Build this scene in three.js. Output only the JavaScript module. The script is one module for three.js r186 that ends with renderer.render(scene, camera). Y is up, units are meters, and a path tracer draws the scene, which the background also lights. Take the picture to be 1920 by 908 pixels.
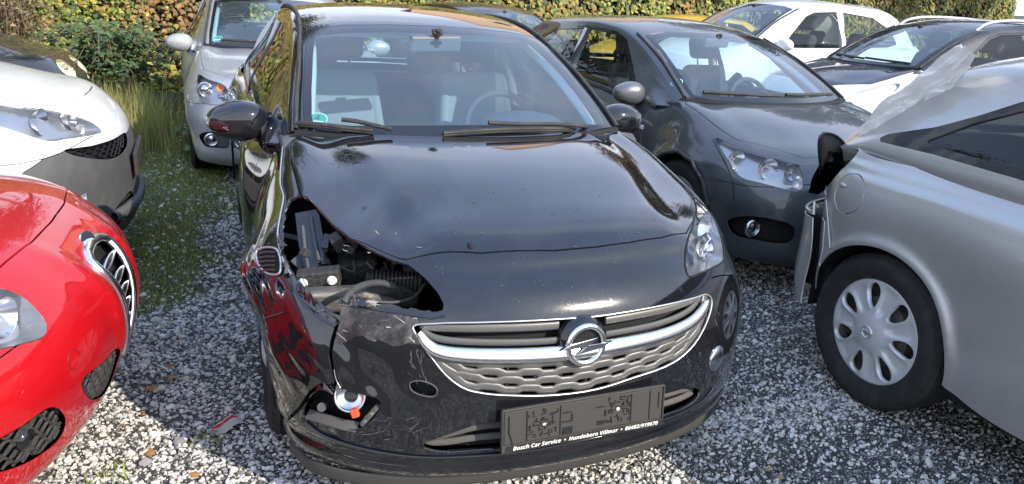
import * as THREE from 'three';
import { mergeGeometries } from 'three/addons/utils/BufferGeometryUtils.js';
import { RoundedBoxGeometry } from 'three/addons/geometries/RoundedBoxGeometry.js';

// ---------------------------------------------------------------- camera, sky, sun, exposure
const scene = new THREE.Scene();
const camera = new THREE.PerspectiveCamera(36.70, 1024 / 484, 0.05, 400);
camera.position.set(-0.952, 1.537, 2.484);
camera.rotation.set(-0.3197, -0.3952, 0.0605, 'YXZ');
camera.updateMatrixWorld(true);
const renderer = new THREE.WebGLRenderer({ antialias: true });
renderer.setSize(1024, 484);
renderer.toneMapping = THREE.LinearToneMapping;
renderer.toneMappingExposure = 1.28;
renderer.shadowMap.enabled = true;

const SUN_DIR = new THREE.Vector3(0.55 * Math.cos(0.54), Math.sin(0.54), 0.835 * Math.cos(0.54)).normalize();
const sun = new THREE.DirectionalLight(new THREE.Color(1.0, 0.92, 0.80), 4.4);
sun.position.copy(SUN_DIR).multiplyScalar(30);
sun.castShadow = true; sun.shadow.radius = 1.2;
sun.shadow.mapSize.set(4096, 4096);
Object.assign(sun.shadow.camera, { left: -14, right: 14, top: 14, bottom: -14, near: 1, far: 80 });
scene.add(sun); scene.add(sun.target);

// seeded random and noise
function rng(seed) { let s = seed >>> 0; return () => { s = (s + 0x6D2B79F5) >>> 0; let t = s; t = Math.imul(t ^ (t >>> 15), t | 1); t ^= t + Math.imul(t ^ (t >>> 7), t | 61); return ((t ^ (t >>> 14)) >>> 0) / 4294967296; }; }
const hash2 = (x, y, s = 0) => { let h = Math.imul(x | 0, 374761393) + Math.imul(y | 0, 668265263) + Math.imul(s | 0, 1442695041) | 0; h = Math.imul(h ^ (h >>> 13), 1274126177); return ((h ^ (h >>> 16)) >>> 0) / 4294967296; };
function vnoise(x, y, s = 0, per = 0) {
  const xi = Math.floor(x), yi = Math.floor(y), fx = x - xi, fy = y - yi, w = a => per ? ((a % per) + per) % per : a;
  const u = fx * fx * (3 - 2 * fx), v = fy * fy * (3 - 2 * fy);
  const a = hash2(w(xi), w(yi), s), b = hash2(w(xi + 1), w(yi), s), c = hash2(w(xi), w(yi + 1), s), d = hash2(w(xi + 1), w(yi + 1), s);
  return a + (b - a) * u + (c - a) * v + (a - b - c + d) * u * v;
}
function fbm(x, y, oct = 4, s = 0, per = 0) { let a = 0, k = 0.5, n = 0; for (let i = 0; i < oct; i++) { a += k * vnoise(x, y, s + i * 17, per); n += k; k *= 0.5; x *= 2; y *= 2; per *= 2; } return a / n; }
const clamp = (x, a = 0, b = 1) => Math.min(b, Math.max(a, x));
const lerp = (a, b, t) => a + (b - a) * t;
const sstep = (a, b, x) => { const t = clamp((x - a) / (b - a)); return t * t * (3 - 2 * t); };
const V = (x, y, z) => new THREE.Vector3(x, y, z);
const RGB = (r, g, b) => new THREE.Color().setRGB(r, g, b);

// sky: clear autumn air, deeper overhead, pale at the horizon, thin streaks of high cloud
{
  const W = 1024, H = 512, data = new Float32Array(W * H * 4);
  for (let j = 0; j < H; j++) {
    const el = ((j + 0.5) / H - 0.5) * Math.PI;
    for (let i = 0; i < W; i++) {
      const az = ((i + 0.5) / W - 0.5) * 2 * Math.PI;
      const d = V(Math.cos(el) * Math.cos(az), Math.sin(el), Math.cos(el) * Math.sin(az));
      const up = Math.max(0, d.y);
      const k = Math.pow(1 - up, 1.7);
      let r = lerp(0.38, 1.04, k), g = lerp(0.56, 1.07, k), b = lerp(0.96, 1.11, k);
      const cs = Math.max(0, d.dot(SUN_DIR));
      const halo = 0.5 * Math.pow(cs, 6) + 1.1 * Math.pow(cs, 40);
      r += halo * 0.55; g += halo * 0.52; b += halo * 0.46;
      if (d.y > 0.02) {
        const px = d.x / (d.y + 0.25), pz = d.z / (d.y + 0.25);
        const c = sstep(0.50, 0.82, fbm(px * 1.3 + 7, pz * 2.6 + 3, 5, 5)) * 0.62 * sstep(0.02, 0.2, d.y);
        r = lerp(r, 1.12, c); g = lerp(g, 1.16, c); b = lerp(b, 1.22, c);
      }
      if (d.y < 0) { r = 0.30; g = 0.30; b = 0.29; }
      const o = (j * W + i) * 4; data[o] = r; data[o + 1] = g; data[o + 2] = b; data[o + 3] = 1;
    }
  }
  const sky = new THREE.DataTexture(data, W, H, THREE.RGBAFormat, THREE.FloatType);
  sky.mapping = THREE.EquirectangularReflectionMapping; sky.magFilter = THREE.LinearFilter; sky.needsUpdate = true;
  scene.background = sky; scene.environment = sky;
  scene.backgroundIntensity = 1.2; scene.environmentIntensity = 1.2;
}
// ---------------------------------------------------------------- naming and grouping helpers
const taken = new Map();
function numbered(name) { const n = taken.get(name) || 0; taken.set(name, n + 1); return n ? `${name}_${String(n).padStart(3, '0')}` : name; }
function thing(name, label, category, group) { const o = new THREE.Group(); o.name = numbered(name); o.userData = { label, category }; if (group) o.userData.group = group; scene.add(o); return o; }
function mesh(name, geo, mat, parent, label) { const m = new THREE.Mesh(geo, mat); m.name = name; m.castShadow = m.receiveShadow = true; if (label) m.userData.label = label; if (parent) parent.add(m); return m; }
function single(name, geo, mat, label, category, group) { const m = mesh(numbered(name), geo, mat, scene); m.userData = { label, category }; if (group) m.userData.group = group; return m; }
function structure(name, geo, mat) { const m = mesh(numbered(name), geo, mat, scene); m.userData.kind = 'structure'; return m; }

// ---------------------------------------------------------------- small geometry helpers
function xf(g, p, r = [0, 0, 0], s = [1, 1, 1]) { return g.applyMatrix4(new THREE.Matrix4().compose(V(...p), new THREE.Quaternion().setFromEuler(new THREE.Euler(...r)), V(...s))); }
function clean(g) { const q = g.index ? g.toNonIndexed() : g; for (const k of Object.keys(q.attributes)) if (!['position', 'normal', 'uv'].includes(k)) q.deleteAttribute(k); if (!q.attributes.uv) q.setAttribute('uv', new THREE.BufferAttribute(new Float32Array(q.attributes.position.count * 2), 2)); return q; }
const join = gs => mergeGeometries(gs.map(clean));
const rbox = (w, h, d, r = 0.005, p = [0, 0, 0], rot = [0, 0, 0]) => xf(new RoundedBoxGeometry(w, h, d, 2, Math.min(r, w / 2.01, h / 2.01, d / 2.01)), p, rot);
const cyl = (r0, r1, h, p = [0, 0, 0], rot = [0, 0, 0], n = 20) => xf(new THREE.CylinderGeometry(r0, r1, h, n), p, rot);
const ball = (r, p, s = [1, 1, 1], n = 16) => xf(new THREE.SphereGeometry(r, n, Math.ceil(n * 0.7)), p, [0, 0, 0], s);
function tube(pts, r, n = 8, seg, closed = false) { const c = new THREE.CatmullRomCurve3(pts.map(p => Array.isArray(p) ? V(...p) : p), closed, 'centripetal'); return new THREE.TubeGeometry(c, seg || pts.length * 4, r, n, closed); }
function lathe(prof, seg = 48) { return new THREE.LatheGeometry(prof.map(p => new THREE.Vector2(p[0], p[1])), seg); }
// a strip with a given cross-section swept along a curve, up = normals
function ribbon(pts, nrm, half, thick, closed = false) {
  const n = pts.length, pos = [], idx = [], m = closed ? n : n - 1;
  for (let i = 0; i < n; i++) {
    const a = pts[closed ? (i - 1 + n) % n : Math.max(0, i - 1)], b = pts[closed ? (i + 1) % n : Math.min(n - 1, i + 1)];
    const t = b.clone().sub(a).normalize(), N = nrm[i], s = t.clone().cross(N).normalize(), h = Array.isArray(half) ? half[i] : half;
    const prof = [[-1, 0], [-0.92, 0.6], [-0.5, 0.93], [0, 1], [0.5, 0.93], [0.92, 0.6], [1, 0], [1, -0.6], [-1, -0.6]];
    for (const [u, w] of prof) { const p = pts[i].clone().addScaledVector(s, u * h).addScaledVector(N, w * thick); pos.push(p.x, p.y, p.z); }
  }
  const K = 9;
  for (let i = 0; i < m; i++) for (let k = 0; k < K; k++) { const a = i * K + k, b = i * K + (k + 1) % K, c = ((i + 1) % n) * K + k, d = ((i + 1) % n) * K + (k + 1) % K; idx.push(a, b, c, b, d, c); }
  const g = new THREE.BufferGeometry(); g.setAttribute('position', new THREE.Float32BufferAttribute(pos, 3)); g.setIndex(idx); g.computeVertexNormals(); return g;
}
function prism(shapePts, depth, bevel = 0.003, holes = []) {
  const s = new THREE.Shape(shapePts.map(p => new THREE.Vector2(p[0], p[1])));
  for (const h of holes) s.holes.push(new THREE.Path(h.map(p => new THREE.Vector2(p[0], p[1]))));
  return new THREE.ExtrudeGeometry(s, { depth, bevelEnabled: bevel > 0, bevelThickness: bevel, bevelSize: bevel, bevelSegments: 2, steps: 1, curveSegments: 12 });
}

// ---------------------------------------------------------------- spline surfaces
function natural(ts, ys) { // C2 natural spline through vector values
  const n = ts.length, D = ys[0].length, M = [];
  if (n === 2) return t => { const k = (t - ts[0]) / (ts[1] - ts[0]); return ys[0].map((a, d) => a + (ys[1][d] - a) * k); };
  const h = []; for (let i = 0; i < n - 1; i++) h.push(ts[i + 1] - ts[i]);
  const m2 = ys.map(() => new Array(D).fill(0));
  for (let d = 0; d < D; d++) {
    const a = new Array(n).fill(0), b = new Array(n).fill(1), c = new Array(n).fill(0), r = new Array(n).fill(0);
    for (let i = 1; i < n - 1; i++) { a[i] = h[i - 1]; b[i] = 2 * (h[i - 1] + h[i]); c[i] = h[i]; r[i] = 6 * ((ys[i + 1][d] - ys[i][d]) / h[i] - (ys[i][d] - ys[i - 1][d]) / h[i - 1]); }
    for (let i = 1; i < n; i++) { const w = a[i] / b[i - 1]; b[i] -= w * c[i - 1]; r[i] -= w * r[i - 1]; }
    let x = r[n - 1] / b[n - 1]; m2[n - 1][d] = x; for (let i = n - 2; i >= 0; i--) { x = (r[i] - c[i] * x) / b[i]; m2[i][d] = x; }
  }
  return t => {
    let i = 0; while (i < n - 2 && t > ts[i + 1]) i++;
    const A = (ts[i + 1] - t) / h[i], B = 1 - A, q = h[i] * h[i] / 6, out = new Array(D);
    for (let d = 0; d < D; d++) out[d] = A * ys[i][d] + B * ys[i + 1][d] + ((A * A * A - A) * m2[i][d] + (B * B * B - B) * m2[i + 1][d]) * q;
    return out;
  };
}
const dist3 = (a, b) => Math.hypot(a[0] - b[0], a[1] - b[1], a[2] - b[2]);
function knots(rows) { // average chord length between neighbouring rows
  const t = [0];
  for (let i = 1; i < rows.length; i++) { let s = 0, n = 0; for (let j = 0; j < rows[i].length; j++) if (rows[i][j] && rows[i - 1][j]) { s += Math.sqrt(dist3(rows[i][j], rows[i - 1][j])); n++; } t.push(t[i - 1] + Math.max(1e-3, (s / n) ** 2)); }
  return t;
}
// M: { P: [[x,y,z]...], T: [[a,b,c]...] , N }
// rows[i][j] control points; some columns may be absent (null) outside a row range. half car: column 0 is the centre line.
function gridMesh(rows, step, { mirror = true, crease } = {}) {
  const P = [], T = [], key = new Map(), R = rows.length, C = rows[0].length;
  const vid = p => { const k = Math.round(p[0] * 5e4) + '_' + Math.round(p[1] * 5e4) + '_' + Math.round(p[2] * 5e4); let v = key.get(k); if (v === undefined) { v = P.length; P.push(p); key.set(k, v); } return v; };
  const ts = knots(rows);
  const cols = []; // spline per column over its run of rows
  for (let j = 0; j < C; j++) { const runs = []; let a = -1; for (let i = 0; i <= R; i++) { const has = i < R && rows[i][j]; if (has && a < 0) a = i; if (!has && a >= 0) { if (i - a > 1) runs.push({ a, b: i - 1, f: natural(ts.slice(a, i), rows.slice(a, i).map(r => r[j])) }); a = -1; } } cols.push(runs); }
  for (let i = 0; i < R - 1; i++) {
    const avail = []; for (let j = 0; j < C; j++) { const run = cols[j].find(r => r.a <= i && r.b >= i + 1); avail.push(run || null); }
    const j0 = avail.findIndex(x => x); let j1 = C - 1; while (j1 > j0 && !avail[j1]) j1--;
    const len = ts[i + 1] - ts[i], ns = Math.max(2, Math.round(len / step));
    const lines = [];
    for (let q = 0; q <= ns; q++) {
      const t = ts[i] + len * q / ns, pts = []; for (let j = j0; j <= j1; j++) pts.push(avail[j].f(t));
      lines.push(pts);
    }
    // shared knots along t for this block keep the lines parallel
    const all = rows.filter((r, k) => k === i || k === i + 1).map(r => r.slice(j0, j1 + 1));
    const tt = [0]; for (let j = 1; j <= j1 - j0; j++) tt.push(tt[j - 1] + Math.max(1e-3, dist3(all[0][j], all[0][j - 1])));
    const tt1 = [0]; for (let j = 1; j <= j1 - j0; j++) tt1.push(tt1[j - 1] + Math.max(1e-3, dist3(all[1][j], all[1][j - 1])));
    const cnt = []; for (let j = 0; j < j1 - j0; j++) { let m = 0; for (const r of rows) if (r[j0 + j] && r[j0 + j + 1]) m = Math.max(m, dist3(r[j0 + j], r[j0 + j + 1])); cnt.push(Math.max(1, Math.round(m / step))); }
    const sides = mirror ? (j0 === 0 ? ['both'] : [1, -1]) : [1];
    const grids = sides.map(() => []);
    lines.forEach((pts, q) => {
      const w = q / ns, T0 = tt.map((a, k) => a + (tt1[k] - a) * w);
      let kn = T0, cp = pts;
      if (mirror && j0 === 0) { kn = [...T0.slice(1).reverse().map(a => -a), ...T0]; cp = [...pts.slice(1).reverse().map(p => [-p[0], p[1], p[2]]), ...pts]; }
      const f = natural(kn, cp), samples = [];
      for (let j = 0; j < j1 - j0; j++) for (let k = 0; k < cnt[j]; k++) samples.push(T0[j] + (T0[j + 1] - T0[j]) * k / cnt[j]);
      samples.push(T0[j1 - j0]);
      sides.forEach((sd, k) => { const s2 = sd === 'both' ? [...samples.slice(1).reverse().map(a => -a), ...samples] : samples; grids[k].push(s2.map(a => { const p = f(a); return vid(sd === -1 ? [-p[0], p[1], p[2]] : p); })); });
    });
    grids.forEach((g, k) => { for (let a = 0; a < g.length - 1; a++) for (let b = 0; b < g[a].length - 1; b++) { const v0 = g[a][b], v1 = g[a][b + 1], v2 = g[a + 1][b], v3 = g[a + 1][b + 1]; const fl = sides[k] === -1; const add = (x, y, z) => { if (x !== y && y !== z && x !== z) T.push(fl ? [x, z, y] : [x, y, z]); }; add(v0, v1, v2); add(v1, v3, v2); } });
  }
  const M = { P, T }; normals(M); return M;
}
function normals(M) {
  const N = M.P.map(() => [0, 0, 0]);
  for (const [a, b, c] of M.T) { const A = M.P[a], B = M.P[b], C = M.P[c]; const ux = B[0] - A[0], uy = B[1] - A[1], uz = B[2] - A[2], vx = C[0] - A[0], vy = C[1] - A[1], vz = C[2] - A[2]; const n = [uy * vz - uz * vy, uz * vx - ux * vz, ux * vy - uy * vx]; for (const k of [a, b, c]) { N[k][0] += n[0]; N[k][1] += n[1]; N[k][2] += n[2]; } }
  for (const n of N) { const l = Math.hypot(...n) || 1; n[0] /= l; n[1] /= l; n[2] /= l; }
  M.N = N; return M;
}
function flip(M) { M.T = M.T.map(([a, b, c]) => [a, c, b]); M.N = M.N.map(n => n.map(x => -x)); return M; }
function deform(M, fn) { M.P = M.P.map((p, i) => fn(p, M.N[i]) || p); return normals(M); }
function compact(M) { const map = new Map(), P = [], N = []; const T = M.T.map(t => t.map(v => { let k = map.get(v); if (k === undefined) { k = P.length; P.push(M.P[v]); N.push(M.N[v]); map.set(v, k); } return k; })); return { P, T, N }; }
// split by the sign of fn(p, n): { inside (fn < -gap), outside (fn > gap) }
function clipLevel(M, val, lev, sgn) {
  const P = M.P.slice(), N = M.N.slice(), T = [], ed = new Map();
  const g = i => sgn * (val[i] - lev);
  const mid = (a, b) => { const k = a < b ? a + '_' + b : b + '_' + a; let v = ed.get(k); if (v !== undefined) return v; const ga = g(a), gb = g(b), t = clamp(ga / (ga - gb)); const pa = M.P[a], pb = M.P[b], na = M.N[a], nb = M.N[b]; v = P.length; P.push([0, 1, 2].map(d => pa[d] + (pb[d] - pa[d]) * t)); const n = [0, 1, 2].map(d => na[d] + (nb[d] - na[d]) * t), l = Math.hypot(...n) || 1; N.push(n.map(x => x / l)); ed.set(k, v); return v; };
  for (const t of M.T) {
    const s = t.map(i => g(i) > 0), c = s[0] + s[1] + s[2];
    if (c === 3) T.push(t); else if (c === 0) continue;
    else { const k = c === 1 ? s.indexOf(true) : s.indexOf(false), a = t[k], b = t[(k + 1) % 3], d = t[(k + 2) % 3]; const ab = mid(a, b), ad = mid(a, d); if (c === 1) T.push([a, ab, ad]); else { T.push([ab, b, d]); T.push([ab, d, ad]); } }
  }
  return compact({ P, N, T });
}
function cut(M, fn, gap = 0.002) { const val = M.P.map((p, i) => fn(p, M.N[i])); return { inside: clipLevel(M, val, -gap, -1), outside: clipLevel(M, val, gap, 1) }; }
const keep = (M, fn, lev = 0) => { const val = M.P.map((p, i) => fn(p, M.N[i])); return clipLevel(M, val, lev, -1); };
function sdPoly(pts) { // signed distance to a closed polygon, negative inside
  const n = pts.length; let x0 = 1e9, x1 = -1e9, y0 = 1e9, y1 = -1e9; for (const p of pts) { x0 = Math.min(x0, p[0]); x1 = Math.max(x1, p[0]); y0 = Math.min(y0, p[1]); y1 = Math.max(y1, p[1]); }
  return (x, y) => {
    const bx = Math.max(x0 - x, x - x1, 0), by = Math.max(y0 - y, y - y1, 0); if (bx > 0.08 || by > 0.08) return Math.hypot(bx, by);
    let d = 1e9, ins = false;
    for (let i = 0, j = n - 1; i < n; j = i++) { const [ax, ay] = pts[j], [cx, cy] = pts[i], ex = cx - ax, ey = cy - ay, t = clamp(((x - ax) * ex + (y - ay) * ey) / (ex * ex + ey * ey || 1)); d = Math.min(d, (x - ax - ex * t) ** 2 + (y - ay - ey * t) ** 2); if ((ay > y) !== (cy > y) && x < (cx - ax) * (y - ay) / (cy - ay) + ax) ins = !ins; }
    return (ins ? -1 : 1) * Math.sqrt(d);
  };
}
function smooth2(pts, per = 6, closed = true) { const c = new THREE.CatmullRomCurve3(pts.map(p => V(p[0], p[1], p[2] || 0)), closed, 'centripetal'); return c.getPoints(pts.length * per).slice(0, closed ? -1 : undefined).map(p => pts[0].length > 2 ? [p.x, p.y, p.z] : [p.x, p.y]); }
// borders turned inwards by depth, like the folded edge of a sheet panel
function flange(M, depth) {
  const ec = new Map(); for (const t of M.T) for (let k = 0; k < 3; k++) { const a = t[k], b = t[(k + 1) % 3], key = a < b ? a + '_' + b : b + '_' + a; const e = ec.get(key); if (e) e.n++; else ec.set(key, { a, b, n: 1 }); }
  const P = M.P.slice(), N = M.N.slice(), T = M.T.slice(), mate = new Map();
  const en = new Map();
  for (const e of ec.values()) if (e.n === 1) { const A = M.P[e.a], B = M.P[e.b], n = M.N[e.a], tx = [B[0] - A[0], B[1] - A[1], B[2] - A[2]]; const o = [tx[1] * n[2] - tx[2] * n[1], tx[2] * n[0] - tx[0] * n[2], tx[0] * n[1] - tx[1] * n[0]]; const l = Math.hypot(...o) || 1; for (const v of [e.a, e.b]) { const q = en.get(v) || [0, 0, 0]; en.set(v, [q[0] + o[0] / l, q[1] + o[1] / l, q[2] + o[2] / l]); } }
  const get = v => { let m = mate.get(v); if (m) return m; const p = M.P[v], n = M.N[v], o = en.get(v), l = Math.hypot(...o) || 1, on = o.map(x => x / l); const bl = n.map((x, d) => (x + on[d]) * 0.7071); const a = P.length; P.push(p.slice()); N.push(bl); const b = P.length; P.push(p.map((x, d) => x - n[d] * depth)); N.push(on); m = [a, b]; mate.set(v, m); return m; };
  for (const e of ec.values()) if (e.n === 1) { const [a0, a1] = get(e.a), [b0, b1] = get(e.b); T.push([a0, a1, b0], [b0, a1, b1]); }
  return { P, N, T };
}
const offset = (M, d) => ({ P: M.P.map((p, i) => p.map((x, k) => x + M.N[i][k] * d)), N: M.N, T: M.T });
const mirrorX = M => ({ P: M.P.map(p => [-p[0], p[1], p[2]]), N: M.N.map(n => [-n[0], n[1], n[2]]), T: M.T.map(([a, b, c]) => [a, c, b]) });
function geoOf(M, uvs = 1) {
  const g = new THREE.BufferGeometry(), n = M.P.length, p = new Float32Array(n * 3), q = new Float32Array(n * 3), uv = new Float32Array(n * 2), ix = new Uint32Array(M.T.length * 3);
  for (let i = 0; i < n; i++) { const a = M.P[i], b = M.N[i]; p.set(a, i * 3); q.set(b, i * 3); const ax = Math.abs(b[0]), ay = Math.abs(b[1]), az = Math.abs(b[2]); // metres, unfolded smoothly over the body: along the length + round the section
    uv[i * 2] = (a[0] + 0.35 * a[2]) * uvs; uv[i * 2 + 1] = (a[1] * 0.8 - 0.75 * a[2] + 0.3 * Math.abs(a[0])) * uvs; }
  M.T.forEach((t, i) => ix.set(t, i * 3));
  g.setAttribute('position', new THREE.BufferAttribute(p, 3)); g.setAttribute('normal', new THREE.BufferAttribute(q, 3)); g.setAttribute('uv', new THREE.BufferAttribute(uv, 2)); g.setIndex(new THREE.BufferAttribute(ix, 1)); return g;
}
// ray against M (car axes); returns nearest hit point + normal
const bvhs = new WeakMap();
function bvhOf(M) {
  let b = bvhs.get(M); if (b) return b;
  const n = M.T.length, cx = new Float32Array(n * 3), ids = Array.from({ length: n }, (_, i) => i);
  M.T.forEach((t, i) => { for (let k = 0; k < 3; k++) cx[i * 3 + k] = (M.P[t[0]][k] + M.P[t[1]][k] + M.P[t[2]][k]) / 3; });
  const make = ids => {
    const lo = [1e9, 1e9, 1e9], hi = [-1e9, -1e9, -1e9]; for (const i of ids) for (const v of M.T[i]) for (let k = 0; k < 3; k++) { const x = M.P[v][k]; if (x < lo[k]) lo[k] = x; if (x > hi[k]) hi[k] = x; }
    const nd = { lo, hi }; if (ids.length <= 12) { nd.ids = ids; return nd; }
    let ax = 0; for (let k = 1; k < 3; k++) if (hi[k] - lo[k] > hi[ax] - lo[ax]) ax = k; const m = (lo[ax] + hi[ax]) / 2; let a = ids.filter(i => cx[i * 3 + ax] < m), c = ids.filter(i => cx[i * 3 + ax] >= m);
    if (!a.length || !c.length) { const h = ids.length >> 1; a = ids.slice(0, h); c = ids.slice(h); } nd.a = make(a); nd.c = make(c); return nd;
  };
  b = make(ids); bvhs.set(M, b); return b;
}
function castMesh(M, o, d) {
  let best = 1e9, hit = null; if (!M.T.length) return null;
  const st = [bvhOf(M)];
  while (st.length) {
    const nd = st.pop(); let t0 = 0, t1 = best; for (let k = 0; k < 3; k++) { const iv = 1 / (d[k] || 1e-12); let u = (nd.lo[k] - 1e-6 - o[k]) * iv, v = (nd.hi[k] + 1e-6 - o[k]) * iv; if (u > v) { const w = u; u = v; v = w; } if (u > t0) t0 = u; if (v < t1) t1 = v; } if (t0 > t1) continue;
    if (!nd.ids) { st.push(nd.a, nd.c); continue; }
    for (const i of nd.ids) {
      const [a, b, c] = M.T[i], A = M.P[a], B = M.P[b], C = M.P[c];
      const e1x = B[0] - A[0], e1y = B[1] - A[1], e1z = B[2] - A[2], e2x = C[0] - A[0], e2y = C[1] - A[1], e2z = C[2] - A[2];
      const px = d[1] * e2z - d[2] * e2y, py = d[2] * e2x - d[0] * e2z, pz = d[0] * e2y - d[1] * e2x, det = e1x * px + e1y * py + e1z * pz;
      if (Math.abs(det) < 1e-14) continue; const inv = 1 / det, tx = o[0] - A[0], ty = o[1] - A[1], tz = o[2] - A[2], u = (tx * px + ty * py + tz * pz) * inv; if (u < -1e-6 || u > 1.000001) continue;
      const qx = ty * e1z - tz * e1y, qy = tz * e1x - tx * e1z, qz = tx * e1y - ty * e1x, v = (d[0] * qx + d[1] * qy + d[2] * qz) * inv; if (v < -1e-6 || u + v > 1.000001) continue;
      const t = (e2x * qx + e2y * qy + e2z * qz) * inv; if (t > 0 && t < best) { best = t; hit = { t, p: [o[0] + d[0] * t, o[1] + d[1] * t, o[2] + d[2] * t], n: [0, 1, 2].map(k => M.N[a][k] * (1 - u - v) + M.N[b][k] * u + M.N[c][k] * v) }; }
    }
  }
  return hit;
}
const FPX = 1369;
function pixelRay(px, py, carMatrixInv) { // direction of a photo pixel (1920 x 908), in world or car axes
  const o = camera.position.clone(), d = V((px - 960) / FPX, -(py - 454) / FPX, -1).applyQuaternion(camera.quaternion).normalize();
  if (carMatrixInv) { const e = o.clone().add(d).applyMatrix4(carMatrixInv); o.applyMatrix4(carMatrixInv); d.copy(e.sub(o)).normalize(); }
  return { o: o.toArray(), d: d.toArray() };
}
function pixelOf(p) { const q = V(...p).applyMatrix4(camera.matrixWorldInverse); return [960 + FPX * q.x / -q.z, 454 - FPX * q.y / -q.z]; }
// ---------------------------------------------------------------- car body from a few profile numbers
const FX = [0, 0.26, 0.49, 0.67, 0.80, 0.89, 0.95, 0.985, 1.0];
function fasciaRow(hw, r, sgn = 1) { // r: { y, z, ys, zs, n } centre height and reach, height and reach where the row ends on the flank
  const n = r.n || 2.5; return FX.map(f => { const w = Math.sqrt(Math.max(0, 1 - Math.pow(f, n))); return [hw * (r.f || 1) * f, r.y + (r.ys - r.y) * Math.pow(f, r.k || 3), sgn * (r.zs + (r.z - r.zs) * w)]; });
}
function hoodRow(hw, r) { // r: centre yc zc, edge xe ye ze, end yb zb
  const a = [0, 0.30, 0.58, 0.82, 1], out = a.map(f => [r.xe * f, r.yc + (r.ye - r.yc) * Math.pow(f, r.p || 2.6), r.zc + (r.ze - r.zc) * f * f]);
  const hb = r.hb || hw; for (const g of [0.25, 0.5, 0.75, 1]) out.push([r.xe + (hb - r.xe) * (1 - Math.pow(1 - g, r.q || 2.2)), r.ye + (r.yb - r.ye) * Math.pow(g, 1.15), r.ze + (r.zb - r.ze) * g]);
  return out;
}
function sideRow(hw, r) { // r: z, belt y, optional widths
  const w = r.w || [0.905, 0.962, 1, 0.992, 0.955], y = [r.belt, r.belt - 0.075, lerp(r.belt, r.sill, 0.42), lerp(r.belt, r.sill, 0.74), r.sill];
  return [null, null, null, null, ...w.map((k, i) => [hw * k * (r.s || 1), y[i], r.z + (r.rake || 0) * i])];
}
function bodyMesh(spec, step) {
  const rows = [...spec.front.map(r => fasciaRow(spec.hw, r)), ...spec.hood.map(r => hoodRow(spec.hw, r)), ...spec.side.map(r => sideRow(spec.hw, r)), ...(spec.tail || []).map(r => hoodRow(spec.hw, r)), ...spec.rear.map(r => fasciaRow(spec.hw, { ...r, z: -r.z, zs: -r.zs }, -1))];
  return gridMesh(rows, step);
}
function houseRow(r) { // greenhouse: centre (yc,zc), glass edge (xe,ye,ze), belt (xb,yb,zb)
  const a = [0, 0.4, 0.72, 1], out = a.map(f => [r.xe * f, r.yc + (r.ye - r.yc) * Math.pow(f, 2.4), r.zc + (r.ze - r.zc) * f * f]);
  const s = r.pz || 0; out.push([r.xe + (r.po || 0.04), r.ye - (r.pd || 0.018), r.ze - s], [r.xe + (r.po || 0.04) + 0.02, r.ye - (r.pd || 0.018) - (r.wd || 0.032), r.ze - s * 1.4]);
  const e = out[5]; out.push([lerp(e[0], r.xb, 0.52) + 0.012, lerp(e[1], r.yb, 0.5), lerp(e[2], r.zb, 0.5)]); out.push([r.xb, r.yb, r.zb], [r.xb - 0.028, r.yb - 0.06, r.zb]); return out;
}
const houseMesh = (spec, step) => gridMesh(spec.house.map(houseRow), step);
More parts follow.
